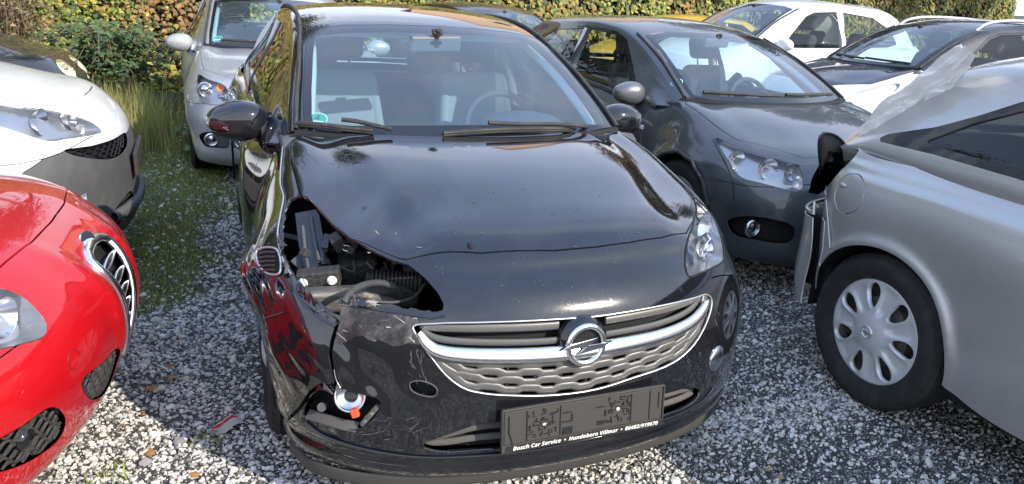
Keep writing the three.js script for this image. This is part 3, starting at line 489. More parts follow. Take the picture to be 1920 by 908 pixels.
function interior(C, o = {}) { // seats, dashboard, steering wheel, mirror; one group per car, each a part
  const S = C.spec, zb = o.dashZ ?? -0.42, w = (S.hw - 0.14), yd = o.dashY ?? 0.93, root = C.root;
  const dash = new THREE.Shape(); dash.moveTo(0, 0); dash.lineTo(0.45, 0.05); dash.quadraticCurveTo(0.52, 0.03, 0.5, -0.08); dash.lineTo(0.4, -0.4); dash.lineTo(-0.05, -0.4); dash.closePath();
  const dg = new THREE.ExtrudeGeometry(dash, { depth: w * 2, bevelEnabled: true, bevelSize: 0.01, bevelThickness: 0.01 }); mesh('dashboard', xf(dg, [w, yd, zb - 0.2], [0, -Math.PI / 2, 0], [1, 1, 1]), MAT.dash, root).rotation.set(0, 0, 0);
  const seatBack = (wd, hh) => { const g = new RoundedBoxGeometry(wd, hh, 0.13, 5, 0.06), p = g.attributes.position; for (let i = 0; i < p.count; i++) { const x = p.getX(i), y = p.getY(i); const k = 1 - 0.24 * sstep(0, hh / 2, y); let z = p.getZ(i); if (z > 0) z += 0.035 * sstep(0.5, 1, Math.abs(x) / (wd / 2)) - 0.01; p.setXYZ(i, x * k, y, z); } g.computeVertexNormals(); return g; };
  const sb = seatBack(0.50, 0.66), cush = new RoundedBoxGeometry(0.50, 0.14, 0.5, 4, 0.06), hr = new RoundedBoxGeometry(0.27, 0.19, 0.10, 5, 0.05), insert = new RoundedBoxGeometry(0.24, 0.46, 0.02, 3, 0.01);
  for (const s of [1, -1]) {
    const z = o.seatZ ?? -1.30, b = mesh('seat', sb, o.seatMat || MAT.seat, root); b.position.set(s * 0.36, o.seatY ?? 0.80, z); b.rotation.x = -0.30;
    const c = mesh('seat_cushion', cush, o.seatMat || MAT.seat, b); c.position.set(0, -0.34, 0.30); c.rotation.x = 0.32;
    const h = mesh('headrest', hr, o.headMat || MAT.seatDark, b); h.position.set(0, 0.475, 0.03);
    for (const x of [-0.06, 0.06]) mesh('headrest_post', cyl(0.006, 0.006, 0.16, [x, 0.36, 0.02]), MAT.steel, b);
    const ins = mesh('seat_insert', insert, o.insMat || MAT.seatDark, b); ins.position.set(0, -0.03, 0.052);
  }
  const rb = mesh('rear_seat', new RoundedBoxGeometry(w * 1.86, 0.55, 0.16, 4, 0.06), MAT.seatDark, root); rb.position.set(0, 0.78, o.rearZ ?? -2.25); rb.rotation.x = -0.32;
  for (const x of [-0.36, 0.36]) { const h = mesh('rear_headrest', hr, MAT.seatDark, rb); h.position.set(x, 0.36, 0.02); }
  const sw = mesh('steering_wheel', join([new THREE.TorusGeometry(0.185, 0.017, 10, 48), rbox(0.15, 0.10, 0.05, 0.02, [0, -0.005, -0.02]), rbox(0.34, 0.035, 0.02, 0.008, [0, 0, -0.012]), rbox(0.035, 0.17, 0.02, 0.008, [0, -0.09, -0.012]), cyl(0.04, 0.05, 0.24, [0, 0, 0.12], [Math.PI / 2, 0, 0])]), MAT.dash, root); sw.position.set(0.36, yd - 0.03 + (o.wheelUp || 0), zb - 0.36); sw.rotation.set(0.42, Math.PI, 0); sw.rotation.order = 'YXZ';
  if (o.mirrorAt) { const m = mesh('rear_view_mirror', rbox(0.245, 0.074, 0.03, 0.014), MAT.mirrorShell, root); m.position.set(...o.mirrorAt); m.rotation.set(0.25, 0.12, 0); mesh('mirror_stalk', join([cyl(0.011, 0.014, 0.06, [0, 0.045, 0.012], [0.5, 0, 0]), rbox(0.05, 0.03, 0.02, 0.008, [0, 0.056, 0.012], [-0.9, 0, 0])]), MAT.plastic, m); mesh('mirror_face', rbox(0.225, 0.056, 0.004, 0.002, [0, 0, -0.016]), MAT.mirrorGlass, m); }
  // floor, doors' inner trim, headliner
  mesh('cabin_floor', rbox(S.hw * 1.8, 0.04, S.wb - 0.5, 0.01, [0, 0.24, -S.wb / 2]), MAT.black, root);
  mesh('bulkhead', rbox(S.hw * 1.7, 0.52, 0.03, 0.01, [0, 0.56, zb + 0.36]), MAT.black, root);
}
function wiper(C, root, pts, mat = MAT.plastic) { mesh('wiper', join([tube(pts, 0.009, 6), tube(pts.slice(Math.floor(pts.length / 3)).map(p => [p[0], p[1] + 0.014, p[2] - 0.006]), 0.012, 6)]), mat, root); }
// ---------------------------------------------------------------- the black hatchback with the torn front corner
let badgeMat;
function emissionsBadge(C, px, py, r = 0.041) { // green round windscreen badge with the figure 4
  if (!badgeMat) {
    const cv = document.createElement('canvas'); cv.width = cv.height = 256; const x = cv.getContext('2d'); x.fillStyle = '#dff5ea'; x.fillRect(0, 0, 256, 256); x.beginPath(); x.arc(128, 128, 116, 0, 7); x.fillStyle = '#0fa673'; x.fill(); x.fillStyle = '#0b3a2c'; x.font = 'bold 120px sans-serif'; x.textAlign = 'center'; x.fillText('4', 128, 128); x.fillStyle = '#f2f6f2'; x.fillRect(44, 140, 168, 52);
    const t = new THREE.CanvasTexture(cv); t.colorSpace = THREE.SRGBColorSpace; badgeMat = new THREE.MeshStandardMaterial({ map: t, roughness: 0.5, side: THREE.DoubleSide });
  }
  const h = C.hit(px, py, C.G0); if (!h) return; const m = mesh('emissions_badge', new THREE.CircleGeometry(r, 40), badgeMat, C.root), n = V(...h.n); m.position.set(...h.p).addScaledVector(n, -0.003);
  const z = n.clone().normalize(), xx = V(0, 1, 0).cross(z).normalize(), yy = z.clone().cross(xx); m.quaternion.setFromRotationMatrix(new THREE.Matrix4().makeBasis(xx, yy, z));
}
function buildHero() {
  const root = thing('damaged_hatchback', 'black hatchback with torn-out front headlight, smashed bumper corner and empty number plate holder', 'car');
  const nz = (p, f, s) => fbm(p[0] * f + 11, p[1] * f + p[2] * f * 0.7 + 5, 3, s) - 0.5;
  const C = carContext(root, HERO, 0.0125, (p, n) => {
    let [x, y, z] = p; const ax = Math.abs(x);
    // raised middle of the bonnet between two creases
    if (z < 0.72 && z > -0.3 && y > 0.78 && ax < 0.72) { const xc = 0.40 + 0.14 * sstep(0.65, -0.3, z) , k = (1 - sstep(xc - 0.045, xc + 0.075, ax)) * sstep(0.70, 0.45, z) * sstep(0.80, 0.86, y); y += 0.015 * k; }
    // soft step under the bonnet's front edge
    if (z > 0.3) { const b = Math.exp(-Math.pow((y - 0.80) / 0.025, 2)) * (1 - sstep(0.35, 0.6, ax)); z -= 0.010 * b; }
    // ledge above the lip
    if (z > 0.2 && y < 0.34) { const b = Math.exp(-Math.pow((y - 0.262) / 0.022, 2)); const k = 0.02 * b; x -= n[0] * k; z -= n[2] * k; }
    // damage round the right front corner
    if (x < -0.25 && z > -0.45) {
      const d1 = Math.exp(-Math.pow((x + 0.50) / 0.17, 2) - Math.pow((z - 0.42) / 0.2, 2)) * sstep(0.76, 0.84, y);
      y += d1 * (0.055 * nz(p, 4, 1) + 0.008 * Math.sin(x * 17 + z * 11)) - 0.008 * d1;
      const d2 = Math.exp(-Math.pow((x + 0.74) / 0.2, 2) - Math.pow((y - 0.48) / 0.2, 2)) * sstep(0.15, 0.35, z);
      const w = d2 * (0.085 * nz(p, 5, 2) + 0.010 * nz(p, 18, 4)); x += n[0] * w; y += n[1] * w * 0.5; z += n[2] * w;
      const d3 = Math.exp(-Math.pow((z - 0.16) / 0.13, 2) - Math.pow((y - 0.66) / 0.10, 2)); x -= 0.045 * d3 * sstep(-0.7, -0.85, x); x += 0.05 * d3 * nz(p, 12, 6);
    }
    return [x, y, z];
  });
  const at = (px, py, z) => { const r = pixelRay(px, py, C.inv), t = (z - r.o[2]) / r.d[2]; return [0, 1, 2].map(k => r.o[k] + r.d[k] * t); };
  const on = (px, py, lift = 0, M) => { const h = C.hit(px, py, M); return h ? h.p.map((v, k) => v + h.n[k] * lift) : null; };
  const path = (pix, lift = 0, M) => pix.map(q => on(q[0], q[1], lift, M)).filter(q => q);
  const isL = p => p[0] < 0, isR = p => p[0] > 0;

  // ---- openings
  const grillePix = [[774,613],[815,607],[900,605],[1043,599],[1114,594],[1170,586],[1227,576],[1302,559],[1326,553],[1334,562],[1328,596],[1302,645],[1264,679],[1189,708],[1114,731],[1040,741],[965,742],[908,738],[871,729],[837,705],[804,664],[781,630]];
  const gp = C.poly(grillePix, frontView, null, 4), gsd = sdPoly(gp);
  const grilleFn = (p, n) => p[2] < 0.3 ? 1 : gsd(p[0], p[1]);
  const lowPix = [[790,836],[850,812],[905,794],[960,788],[1080,768],[1200,748],[1250,738],[1300,727],[1314,738],[1294,760],[1240,782],[1120,812],[1000,834],[900,845],[820,848]];
  const lp = C.poly(lowPix, frontView, null, 4), lsd = sdPoly(lp);
  const fogPix = [[569,765],[582,744],[605,727],[642,730],[680,741],[714,752],[712,766],[696,789],[672,805],[650,805],[605,795],[570,782]];
  const towPix = [[769,718],[788,714],[812,722],[820,733],[814,743],[790,741],[771,731]];
  const holePix = [[539,374],[557,365],[576,368],[597,389],[625,420],[656,445],[687,463],[736,488],[767,497],[798,522],[822,550],[834,574],[828,584],[808,586],[764,577],[717,571],[650,562],[638,566],[637,596],[606,582],[578,560],[560,532],[535,495],[524,460],[526,428],[532,389]];
  const ob45 = oblique(0.6);
  const RJ = rng(44), ragged = []; holePix.forEach((q, i) => { const w = holePix[(i + 1) % holePix.length], m = Math.max(1, Math.round(Math.hypot(w[0] - q[0], w[1] - q[1]) / 7)), torn = i >= 12 || i < 1; for (let k = 0; k < m; k++) ragged.push([lerp(q[0], w[0], k / m) + (torn ? (RJ() - 0.5) * 7 : 0), lerp(q[1], w[1], k / m) + (torn ? (RJ() - 0.5) * 7 : 0)]); });
  const holePoly = C.trace(ragged).map(h => ob45(h.p));
  const fogPoly = smooth2(C.trace(fogPix).map(h => ob45(h.p)), 3), towPoly = smooth2(C.trace(towPix).map(h => frontView(h.p)), 3);
  const lampPix = [[1303,372],[1318,384],[1338,408],[1350,436],[1357,470],[1357,488],[1335,503],[1312,513],[1292,519],[1286,505],[1285,480],[1290,450],[1300,418],[1306,392]];
  const lampPoly = smooth2(C.trace(lampPix).map(h => ob45(h.p)), 4);

  const grilleIn = C.takeB(grilleFn, 0), lowIn = C.takeB((p, n) => p[2] < 0.3 ? 1 : lsd(p[0], p[1]), 0);
  C.takeB(polyFn(holePoly, ob45, p => isL(p) && p[2] > -0.2), 0);
  const fogIn = C.takeB(polyFn(fogPoly, ob45, p => isL(p) && p[2] > 0.1 && p[1] < 0.55), 0);
  const towIn = C.takeB(polyFn(towPoly, frontView, p => isL(p) && p[2] > 0.4), 0);
  const lampIn = C.takeB(polyFn(lampPoly, ob45, p => isR(p) && p[2] > 0), 0.0015);
  wheelArches(C, 0.335);

  // ---- panels
  const hoodFront = C.trace([[757,487],[800,478],[900,475],[1040,470],[1120,463],[1180,455],[1240,446],[1287,438]]).map(h => topView(h.p));
  const hoodPoly = [...hoodFront, [0.60, 0.44], [0.685, 0.32], [0.715, 0.22], [0.722, 0.1], [0.722, -0.1], [0.70, -0.31], [0.55, -0.235], [0.3, -0.165], [0, -0.14], [-0.3, -0.165], [-0.55, -0.235], [-0.70, -0.31], [-0.722, -0.1], [-0.72, 0.12], [-0.71, 0.27], [-0.66, 0.38], [-0.55, 0.52]];
  const hood = C.takeB(polyFn(hoodPoly, topView, (p, n) => p[1] > 0.7 && p[2] > -0.5), 0.0022);
  C.part('bonnet', hood, MAT.paintBlack, 0.018);
  // bumper skin: everything ahead of the arch line and below the lamps
  const bump = C.takeB((p, n) => { const ax = Math.abs(p[0]); const zl = 0.30 + 0.05 * sstep(0.2, 0.5, p[1]) , d1 = zl - p[2]; const top = p[1] - (ax < 0.5 ? 0.95 : lerp(0.72, 0.64, sstep(0.5, 0.85, ax))); return Math.max(d1, isL(p) ? d1 : Math.min(top, 0.5)); }, 0.0018);
  // the corner that was knocked loose, turned a little outwards
  const loosePix = [[500,590],[545,545],[575,562],[606,584],[637,600],[626,640],[622,668],[628,700],[634,726],[606,722],[584,738],[566,765],[540,790],[505,700]];
  const loosePoly = C.trace(loosePix).map(h => ob45(h.p));
  const lo = cut(bump, polyFn(loosePoly, ob45, p => isL(p) && p[2] > 0.25), 0.001);
  const scPoly = C.trace([[640,564],[700,573],[757,588],[788,600],[778,622],[770,642],[742,652],[716,640],[690,628],[664,632],[640,648],[628,640],[632,612],[640,600]]).map(h => ob45(h.p));
  const sk = cut(lo.outside, polyFn(scPoly, ob45, p => isL(p) && p[2] > 0.3), 0.0004); lo.outside = sk.outside; C.part('scuffed_skin', sk.inside, MAT.scuffed, 0.004, 'scraped dull grey patch of the bumper');
  C.part('bumper', lo.outside, MAT.paintBlack, 0.012);
  const loose = C.part('loose_bumper_corner', lo.inside, MAT.paintBlack, 0.006, 'buckled loose corner of the bumper');
  if (loose) { loose.position.set(-0.008, 0.004, -0.004); loose.rotation.y = 0.0; }

  // doors and flank
  const door = [[-0.50, 0.25], [-0.47, 0.6], [-0.50, 0.93], [-0.62, 1.02], [-1.2, 1.02], [-1.60, 1.05], [-1.64, 0.9], [-1.62, 0.28]];
  for (const D of halves(C.takeB(polyFn(door, sideView, p => Math.abs(p[0]) > 0.6), 0.0022))) { const s = D.P[0][0] > 0 ? 1 : -1, d = C.part('door', D, MAT.paintBlack, 0.014); const h = castMesh(D, [s * 1.4, 0.83, -1.5], [-s, 0, 0]); if (h) mesh('door_handle', join([rbox(0.022, 0.026, 0.19, 0.01, [h.p[0] + s * 0.028, 0.83, -1.5]), rbox(0.03, 0.022, 0.02, 0.006, [h.p[0] + s * 0.012, 0.83, -1.42]), rbox(0.03, 0.022, 0.02, 0.006, [h.p[0] + s * 0.012, 0.83, -1.58])]), MAT.paintBlack, d); }
  const rdoor = [[-1.645, 0.28], [-1.665, 0.9], [-1.64, 1.05], [-2.3, 1.08], [-2.42, 0.95], [-2.28, 0.72], [-2.13, 0.42], [-2.1, 0.28]];
  for (const D of halves(C.takeB(polyFn(rdoor, sideView, p => Math.abs(p[0]) > 0.6), 0.0022))) C.part('rear_door', D, MAT.paintBlack, 0.014);
  const tailg = C.takeB(p => Math.max(p[2] + 2.93, p[1] < 0.52 ? 0.5 : 0.52 - p[1], Math.abs(p[0]) - 0.66), 0.002); C.part('tailgate', tailg, MAT.paintBlack);
  C.part('fenders', C.B, MAT.paintBlack, 0.014);
  // torn sheet edge and crumpled strip at the wing's front end
  { const pts = path([[533,262],[529,300],[527,345],[533,372],[528,400],[522,440],[526,468],[536,496],[548,516]], 0.004); if (pts.length > 3) mesh('torn_edge', tube(pts, 0.0028, 6), MAT.satin, root); }

  // ---- glasshouse
  const wsPix = [[556,250],[560,150],[566,42],[640,37],[720,35],[800,38],[880,45],[950,57],[1008,77],[1050,120],[1100,173],[1150,230],[1160,246]];
  const wsTop = C.trace(wsPix, C.G0).map(h => [h.p[0], h.p[1]]);
  const ws = [[-0.64, 1.0], [-0.645, 1.08], [-0.625, 1.17], [-0.59, 1.28], [-0.555, 1.365], [-0.40, 1.388], [-0.2, 1.40], [0, 1.403], [0.2, 1.40], [0.4, 1.388], [0.555, 1.365], [0.59, 1.28], [0.625, 1.17], [0.645, 1.08], [0.64, 1.0]];
  const wsd = sdPoly(ws), wfn = p => p[2] < -1.3 ? 1 : wsd(p[0], p[1]);
  let pane = C.takeG(wfn, 0.001);
  const pr = cut(pane, p => Math.max(wsd(p[0], p[1]) + 0.028, 1.052 - p[1] + 0.012 * Math.cos(p[0] * 3)), 0);
  const wsM = mesh('windscreen', geoOf(pr.inside), MAT.windscreen, root); mesh('printed_border', geoOf(pr.outside), MAT.gloss, wsM);
  const sideWin = [[-0.66, 0.985], [-0.80, 1.10], [-1.08, 1.30], [-1.22, 1.345], [-1.58, 1.365], [-1.60, 1.0], [-1.0, 0.985]];
  const sideWin2 = [[-1.66, 1.0], [-1.64, 1.365], [-2.2, 1.33], [-2.5, 1.22], [-2.56, 1.06], [-2.4, 1.03]];
  for (const w of [sideWin, sideWin2]) for (const H of halves(C.takeG(polyFn(w, sideView, (p, n) => Math.abs(p[0]) > 0.45 && Math.abs(n[0]) > 0.4), 0.001))) mesh('side_window', geoOf(flange(offset(H, -0.006), 0.004)), MAT.tint, root);
  const rw = C.takeG(p => p[2] > -2.5 ? 1 : Math.max(Math.abs(p[0]) - 0.52, 1.08 - p[1], p[1] - 1.36), 0.001); mesh('rear_window', geoOf(offset(rw, -0.004)), MAT.glass, root);
  // black window surrounds (pillars between the side windows)
  const sur = C.takeG((p, n) => { if (Math.abs(p[0]) < 0.5 || Math.abs(n[0]) < 0.45) return 1; return Math.max(sdPoly([[-0.60, 0.965], [-0.78, 1.115], [-1.06, 1.325], [-1.22, 1.37], [-1.6, 1.39], [-2.22, 1.355], [-2.53, 1.235], [-2.6, 1.04], [-2.4, 1.0], [-1.0, 0.965]])(p[2], p[1]), -1); }, 0); C.part('window_surround', keep(sur, p => -p[0]), MAT.gloss, 0.01); C.part('window_surround', keep(sur, p => p[0]), MAT.gloss, 0.01);
  C.part('roof', C.G, MAT.paintBlack, 0.012);
  for (const s of [1, -1]) { // roof drip moulding along the pillar and roof edge, inner pillar trim
    const q = HERO.house.slice(0, 8).map(r => [s * (r.xe + 0.016), r.ye + 0.002, r.ze + 0.002]); mesh('roof_moulding', tube(q.slice(3), 0.011, 6, 40), MAT.plastic, root);
    mesh('pillar_moulding', tube(q.slice(0, 4), 0.010, 6, 30), MAT.plastic, root);
    const t = HERO.house.slice(0, 4).map(r => [s * (r.xe - 0.042), r.ye - 0.035, r.ze - 0.07]); mesh('pillar_trim', tube(t, 0.021, 8, 24), MAT.trim, root);
    for (const [z, y0, y1] of [[-1.66, 0.95, 1.36]]) mesh('door_pillar_trim', tube([[s * 0.735, y0, z], [s * 0.68, lerp(y0, y1, 0.5), z], [s * 0.60, y1, z]], 0.032, 8), MAT.trim, root);
    mesh('rear_pillar_trim', tube([[s * 0.70, 1.0, -2.62], [s * 0.62, 1.2, -2.62], [s * 0.52, 1.34, -2.6]], 0.05, 8), MAT.trim, root);
  }
  mesh('headliner', xf(new THREE.BoxGeometry(1.02, 0.012, 1.7), [0, 1.375, -1.85]), MAT.trim, root);
  mesh('parcel_shelf', rbox(1.2, 0.03, 0.5, 0.01, [0, 0.98, -2.72]), MAT.seatDark, root);
  mesh('header_trim', tube([[-0.52, 1.352, -1.0], [-0.25, 1.378, -0.955], [0, 1.385, -0.935], [0.25, 1.378, -0.955], [0.52, 1.352, -1.0]], 0.024, 8), MAT.trim, root);
  interior(C, { dashZ: -0.52, dashY: 0.955, mirrorAt: at(816, 82, -0.78), seatZ: -1.30, seatY: 0.83, rearZ: -2.2 });
  for (const s of [-1, 1]) mesh('sun_visor', rbox(0.40, 0.02, 0.14, 0.008, [s * 0.29, 1.362, -1.03], [0.25, 0, 0]), MAT.trim, root);
  mesh('dashboard_hood', xf(new THREE.SphereGeometry(1, 28, 16), [0.36, 0.985, -0.62], [0, 0, 0], [0.22, 0.07, 0.17]), MAT.dash, root);
  emissionsBadge(C, 593, 224);
  // cowl panel and wipers
  { const q = []; for (let x = -0.68; x <= 0.681; x += 0.085) q.push([x, 1.004 + 0.014 * Math.pow(Math.abs(x) / 0.68, 2), -0.165 - 0.16 * Math.pow(Math.abs(x) / 0.68, 2)]); mesh('cowl', tube(q, 0.020, 8, 40), MAT.black, root); }
  const wl = (pix, lift) => path(pix, lift, C.G0);
  for (const [blade, arm] of [[[[556,239],[600,242],[640,247],[700,254],[757,263]], [[640,236],[668,239],[700,246],[735,254],[775,263]]], [[[766,263],[830,258],[912,252],[1000,249],[1060,249],[1124,250]], [[912,241],[960,243],[1020,243],[1080,246],[1124,249]]]]) {
    const b = wl(blade, 0.012), a = wl(arm, 0.032); if (b.length > 2 && a.length > 2) { const m = mesh('wiper', tube(a, 0.0085, 6), MAT.plastic, root); mesh('wiper_blade', join([tube(b, 0.007, 6), tube(b.map(p => [p[0], p[1] + 0.008, p[2]]), 0.009, 6)]), MAT.plastic, m); }
  }
  doorMirror(C, [0.872, 1.012, -0.62], 1, MAT.paintBlack); doorMirror(C, [0.872, 1.018, -0.62], -1, MAT.paintBlack);
  for (const s of [1, -1]) mesh('mirror_base', prism([[-0.52, 0.955], [-0.60, 1.035], [-0.66, 1.06], [-0.72, 0.965]].map(p => [-p[0], p[1]]), 0.02, 0.004).rotateY(Math.PI / 2).translate(s > 0 ? 0.755 : -0.785, 0, 0), MAT.plastic, root);

  // ---- grille
  const span = (x, f) => { // lowest and highest y of a polygon at x
    let a = 1e9, b = -1e9; for (let i = 0, j = f.length - 1; i < f.length; j = i++) { const p = f[j], q = f[i]; if ((p[0] > x) !== (q[0] > x)) { const y = p[1] + (q[1] - p[1]) * (x - p[0]) / (q[0] - p[0]); a = Math.min(a, y); b = Math.max(b, y); } } return [a, b];
  };
  const surf = (x, y, back = 0) => { const h = castMesh(grilleIn, [x, y, 2], [0, 0, -1]) || castMesh(C.B0, [x, y, 2], [0, 0, -1]); return h ? { p: V(h.p[0], h.p[1], h.p[2] - back), n: V(...h.n) } : null; };
  mesh('grille_back', geoOf(flange({ ...offset(grilleIn, -0.055) }, -0.05)), MAT.black, root);
  const frame = gp.map(q => surf(q[0] * 0.999, q[1])).filter(q => q);
  mesh('grille_frame', ribbon(frame.map(q => q.p), frame.map(q => q.n), 0.0028, 0.004, true), MAT.satin, root);
  const barPix = [[786,624],[797,641],[812,653],[835,660],[870,664],[930,666],[1000,665],[1045,662],[1088,657],[1135,650],[1190,640],[1240,628],[1280,612],[1303,596],[1317,578],[1323,563]];
  const barXY = smooth2(C.trace(barPix).map(h => [h.p[0], h.p[1]]), 4, false).slice(0, -1);
  const barY = x => { let r = null; for (let i = 0; i < barXY.length - 1; i++) { const a = barXY[i], b = barXY[i + 1]; if ((a[0] <= x && b[0] >= x) || (a[0] >= x && b[0] <= x)) { r = a[1] + (b[1] - a[1]) * (x - a[0]) / ((b[0] - a[0]) || 1); break; } } return r; };
  { const q = barXY.map(a => surf(a[0], a[1], -0.004)).filter(a => a), n = q.length; mesh('chrome_bar', ribbon(q.map(a => a.p), q.map(a => V(a.n.x, a.n.y + 0.35, a.n.z).normalize()), q.map((a, i) => 0.007 + 0.0150 * Math.sin(Math.PI * clamp((i + 0.6) / n)) ** 0.5), 0.012), MAT.chrome, root); }
  const slat = (ys, half, back, x0, x1, mat, name = 'grille_slat') => {
    let run = []; const flush = () => { if (run.length > 4) mesh(name, ribbon(run.map(r => r.p), run.map(r => V(r.n.x, r.n.y - 0.25, r.n.z).normalize()), half, 0.007), mat, root); run = []; };
    for (let x = x0; x <= x1; x += 0.011) { const y = ys(x), s = y === null || gsd(x, y) > -0.004 ? null : surf(x, y, back); if (!s) flush(); else run.push(s); } flush();
  };
  const hex = (x, k) => { const u = ((x / 0.115 + k * 0.5) % 1 + 1) % 1; return 0.0075 * (u < 0.2 ? -1 : u < 0.32 ? lerp(-1, 1, (u - 0.2) / 0.12) : u < 0.70 ? 1 : u < 0.82 ? lerp(1, -1, (u - 0.7) / 0.12) : -1); };
  for (let k = 1; k <= 4; k++) slat(x => { const b = barY(x), s = span(x, gp); if (s[0] > 1) return null; const top = b === null ? s[1] : b - 0.014; return lerp(top, s[0], (k - 0.15) / 4.45) + hex(x, k) * 0.6; }, 0.0138, 0.012, -0.50, 0.53, MAT.slat);
  for (const [f, h] of [[0.30, 0.0125], [0.84, 0.0105]]) for (const [a, b] of [[-0.50, -0.078], [0.07, 0.53]]) slat(x => { const bb = barY(x), s = span(x, gp); return bb === null || s[0] > 1 ? null : lerp(s[1], bb + 0.015, f); }, h, 0.02, a, b, f < 0.5 ? MAT.slat : MAT.greyPlastic);
  for (let i = 0; i < 11; i++) { const x = -0.40 + i * 0.082, b = barY(x), s = span(x, gp); if (b === null || s[0] > 1) continue; const y0 = s[0] + 0.006, y1 = b - 0.02; if (y1 - y0 < 0.02) continue; const a = surf(x, lerp(y0, y1, 0.5), 0.022); if (a) mesh('grille_rib', rbox(0.006, y1 - y0, 0.02, 0.002, [a.p.x, a.p.y, a.p.z]), MAT.plastic, root); }
  // emblem
  {
    const h = C.hit(1094, 643), n = V(h.n[0], h.n[1] * 0.5, h.n[2]).normalize(), e = mesh('emblem', new THREE.TorusGeometry(0.056, 0.009, 14, 64), MAT.chrome, root); e.position.set(...h.p).addScaledVector(n, 0.016); e.lookAt(e.position.clone().add(n)); e.rotateZ(0.0);
    const bolt = [[-0.078, -0.004], [-0.05, 0.008], [0.03, 0.021], [0.002, 0.001], [0.078, 0.003], [0.05, -0.009], [-0.03, -0.022], [-0.002, -0.002]]; mesh('emblem_bolt', prism(bolt, 0.008, 0.003).translate(0, 0, 0.0), MAT.chrome, e);
    const hx = []; const hg = new THREE.CylinderGeometry(0.0034, 0.0034, 0.002, 6).rotateX(Math.PI / 2); for (let i = -7; i <= 7; i++) for (let j = -7; j <= 7; j++) { const X = i * 0.0075 + (j & 1) * 0.00375, Y = j * 0.0066; if (Math.hypot(X, Y) < 0.05) hx.push(hg.clone().translate(X, Y, -0.006)); }
    mesh('emblem_back', xf(new THREE.CylinderGeometry(0.058, 0.062, 0.012, 48), [0, 0, -0.014], [Math.PI / 2, 0, 0]), MAT.greyPlastic, e); mesh('emblem_mesh', join(hx), MAT.black, e);
    mesh('emblem_cup', xf(lathe([[0.058, 0.0], [0.070, -0.006], [0.078, -0.026], [0.08, -0.034]], 56), [0, 0.002, -0.004], [Math.PI / 2, 0, 0]), MAT.gloss, e);
  }
  // ---- lower intake with louvres
  mesh('intake_back', geoOf(flange(offset(lowIn, -0.05), -0.045)), MAT.black, root);
  for (const f of [0.28, 0.68]) { const run = []; for (let x = -0.62; x < 0.62; x += 0.02) { const s = span(x, lp); if (s[0] > 1 || s[1] - s[0] < 0.012) continue; const a = surf(x, lerp(s[0], s[1], f), 0.03); if (a) run.push(a); } if (run.length > 3) mesh('intake_louvre', ribbon(run.map(a => a.p), run.map(() => V(0, 0.35, 1).normalize()), 0.010, 0.006), MAT.dustyPlastic, root); }
  { const q = []; for (let a = -1; a <= 1.001; a += 0.05) { const x = a * 0.80, w = Math.sqrt(Math.max(0, 1 - Math.pow(Math.abs(a), 2.3))); q.push([x, 0.158, 0.40 + 0.345 * w]); } mesh('chin_spoiler', ribbon(q.map(p => V(...p)), q.map(p => V(p[0], 0, 0.6).normalize()), 0.022, 0.006), MAT.plastic, root); }
  { const q = path([[575,792],[600,812],[650,832],[720,848],[800,856],[900,853],[1000,842],[1120,818],[1220,794],[1280,772],[1318,750],[1335,728]], 0.004); if (q.length > 4) mesh('lip_edge', tube(q, 0.005, 6), MAT.gloss, root); }
  // ---- number plate holder
  {
    const P = mesh('plate_holder', join([rbox(0.532, 0.132, 0.010, 0.004, [0, 0, 0])]), MAT.plastic, root), Z = V(0, 0.11, 1).normalize(); P.position.set(0.0, 0.386, 0.842); P.rotation.x = -0.11;
    const rim = [rbox(0.534, 0.006, 0.014, 0.003, [0, 0.063, 0.003]), rbox(0.006, 0.132, 0.014, 0.003, [-0.264, 0, 0.003]), rbox(0.006, 0.132, 0.014, 0.003, [0.264, 0, 0.003]), rbox(0.534, 0.022, 0.012, 0.003, [0, -0.055, 0.003])]; mesh('holder_rim', join(rim), MAT.holder, P);
    mesh('holder_field', rbox(0.518, 0.100, 0.004, 0.002, [0, 0.008, 0.0055]), MAT.holder, P);
    const R = rng(77), sl = []; for (const x of [-0.19, -0.085, 0.15, 0.215]) sl.push(rbox(0.004, 0.092, 0.004, 0.001, [x, 0.008, 0.0072])); for (const x0 of [-0.14, 0.105]) for (let i = 0; i < 58; i++) { const x = x0 + (R() - 0.5) * 0.095, y = 0.010 + (R() - 0.5) * 0.082; sl.push(R() < 0.5 ? rbox(0.011, 0.004, 0.004, 0.001, [x, y, 0.0070]) : rbox(0.004, 0.012, 0.004, 0.001, [x, y, 0.0070])); }
    sl.push(rbox(0.034, 0.022, 0.004, 0.001, [-0.062, -0.028, 0.007]), rbox(0.03, 0.004, 0.004, 0.001, [-0.062, 0.028, 0.007]), rbox(0.034, 0.004, 0.004, 0.001, [-0.062, 0.0, 0.007]), rbox(0.006, 0.022, 0.004, 0.001, [-0.048, 0.011, 0.007]), rbox(0.028, 0.004, 0.004, 0.001, [0.045, 0.028, 0.007]), rbox(0.007, 0.02, 0.004, 0.001, [0.062, 0.006, 0.007]), rbox(0.026, 0.014, 0.004, 0.001, [0.048, -0.022, 0.007]), rbox(0.005, 0.05, 0.004, 0.001, [-0.245, 0.02, 0.007]), rbox(0.005, 0.05, 0.004, 0.001, [-0.24, -0.02, 0.007], [0, 0, 0.3]), rbox(0.005, 0.05, 0.004, 0.001, [0.246, 0.02, 0.007]));
    mesh('holder_slots', join(sl), MAT.black, P);
    mesh('holder_screw', ball(0.006, [-0.135, 0.004, 0.007], [1, 1, 0.5]), MAT.whitePlastic, P); mesh('holder_screw', ball(0.006, [0.105, 0.012, 0.007], [1, 1, 0.5]), MAT.whitePlastic, P);
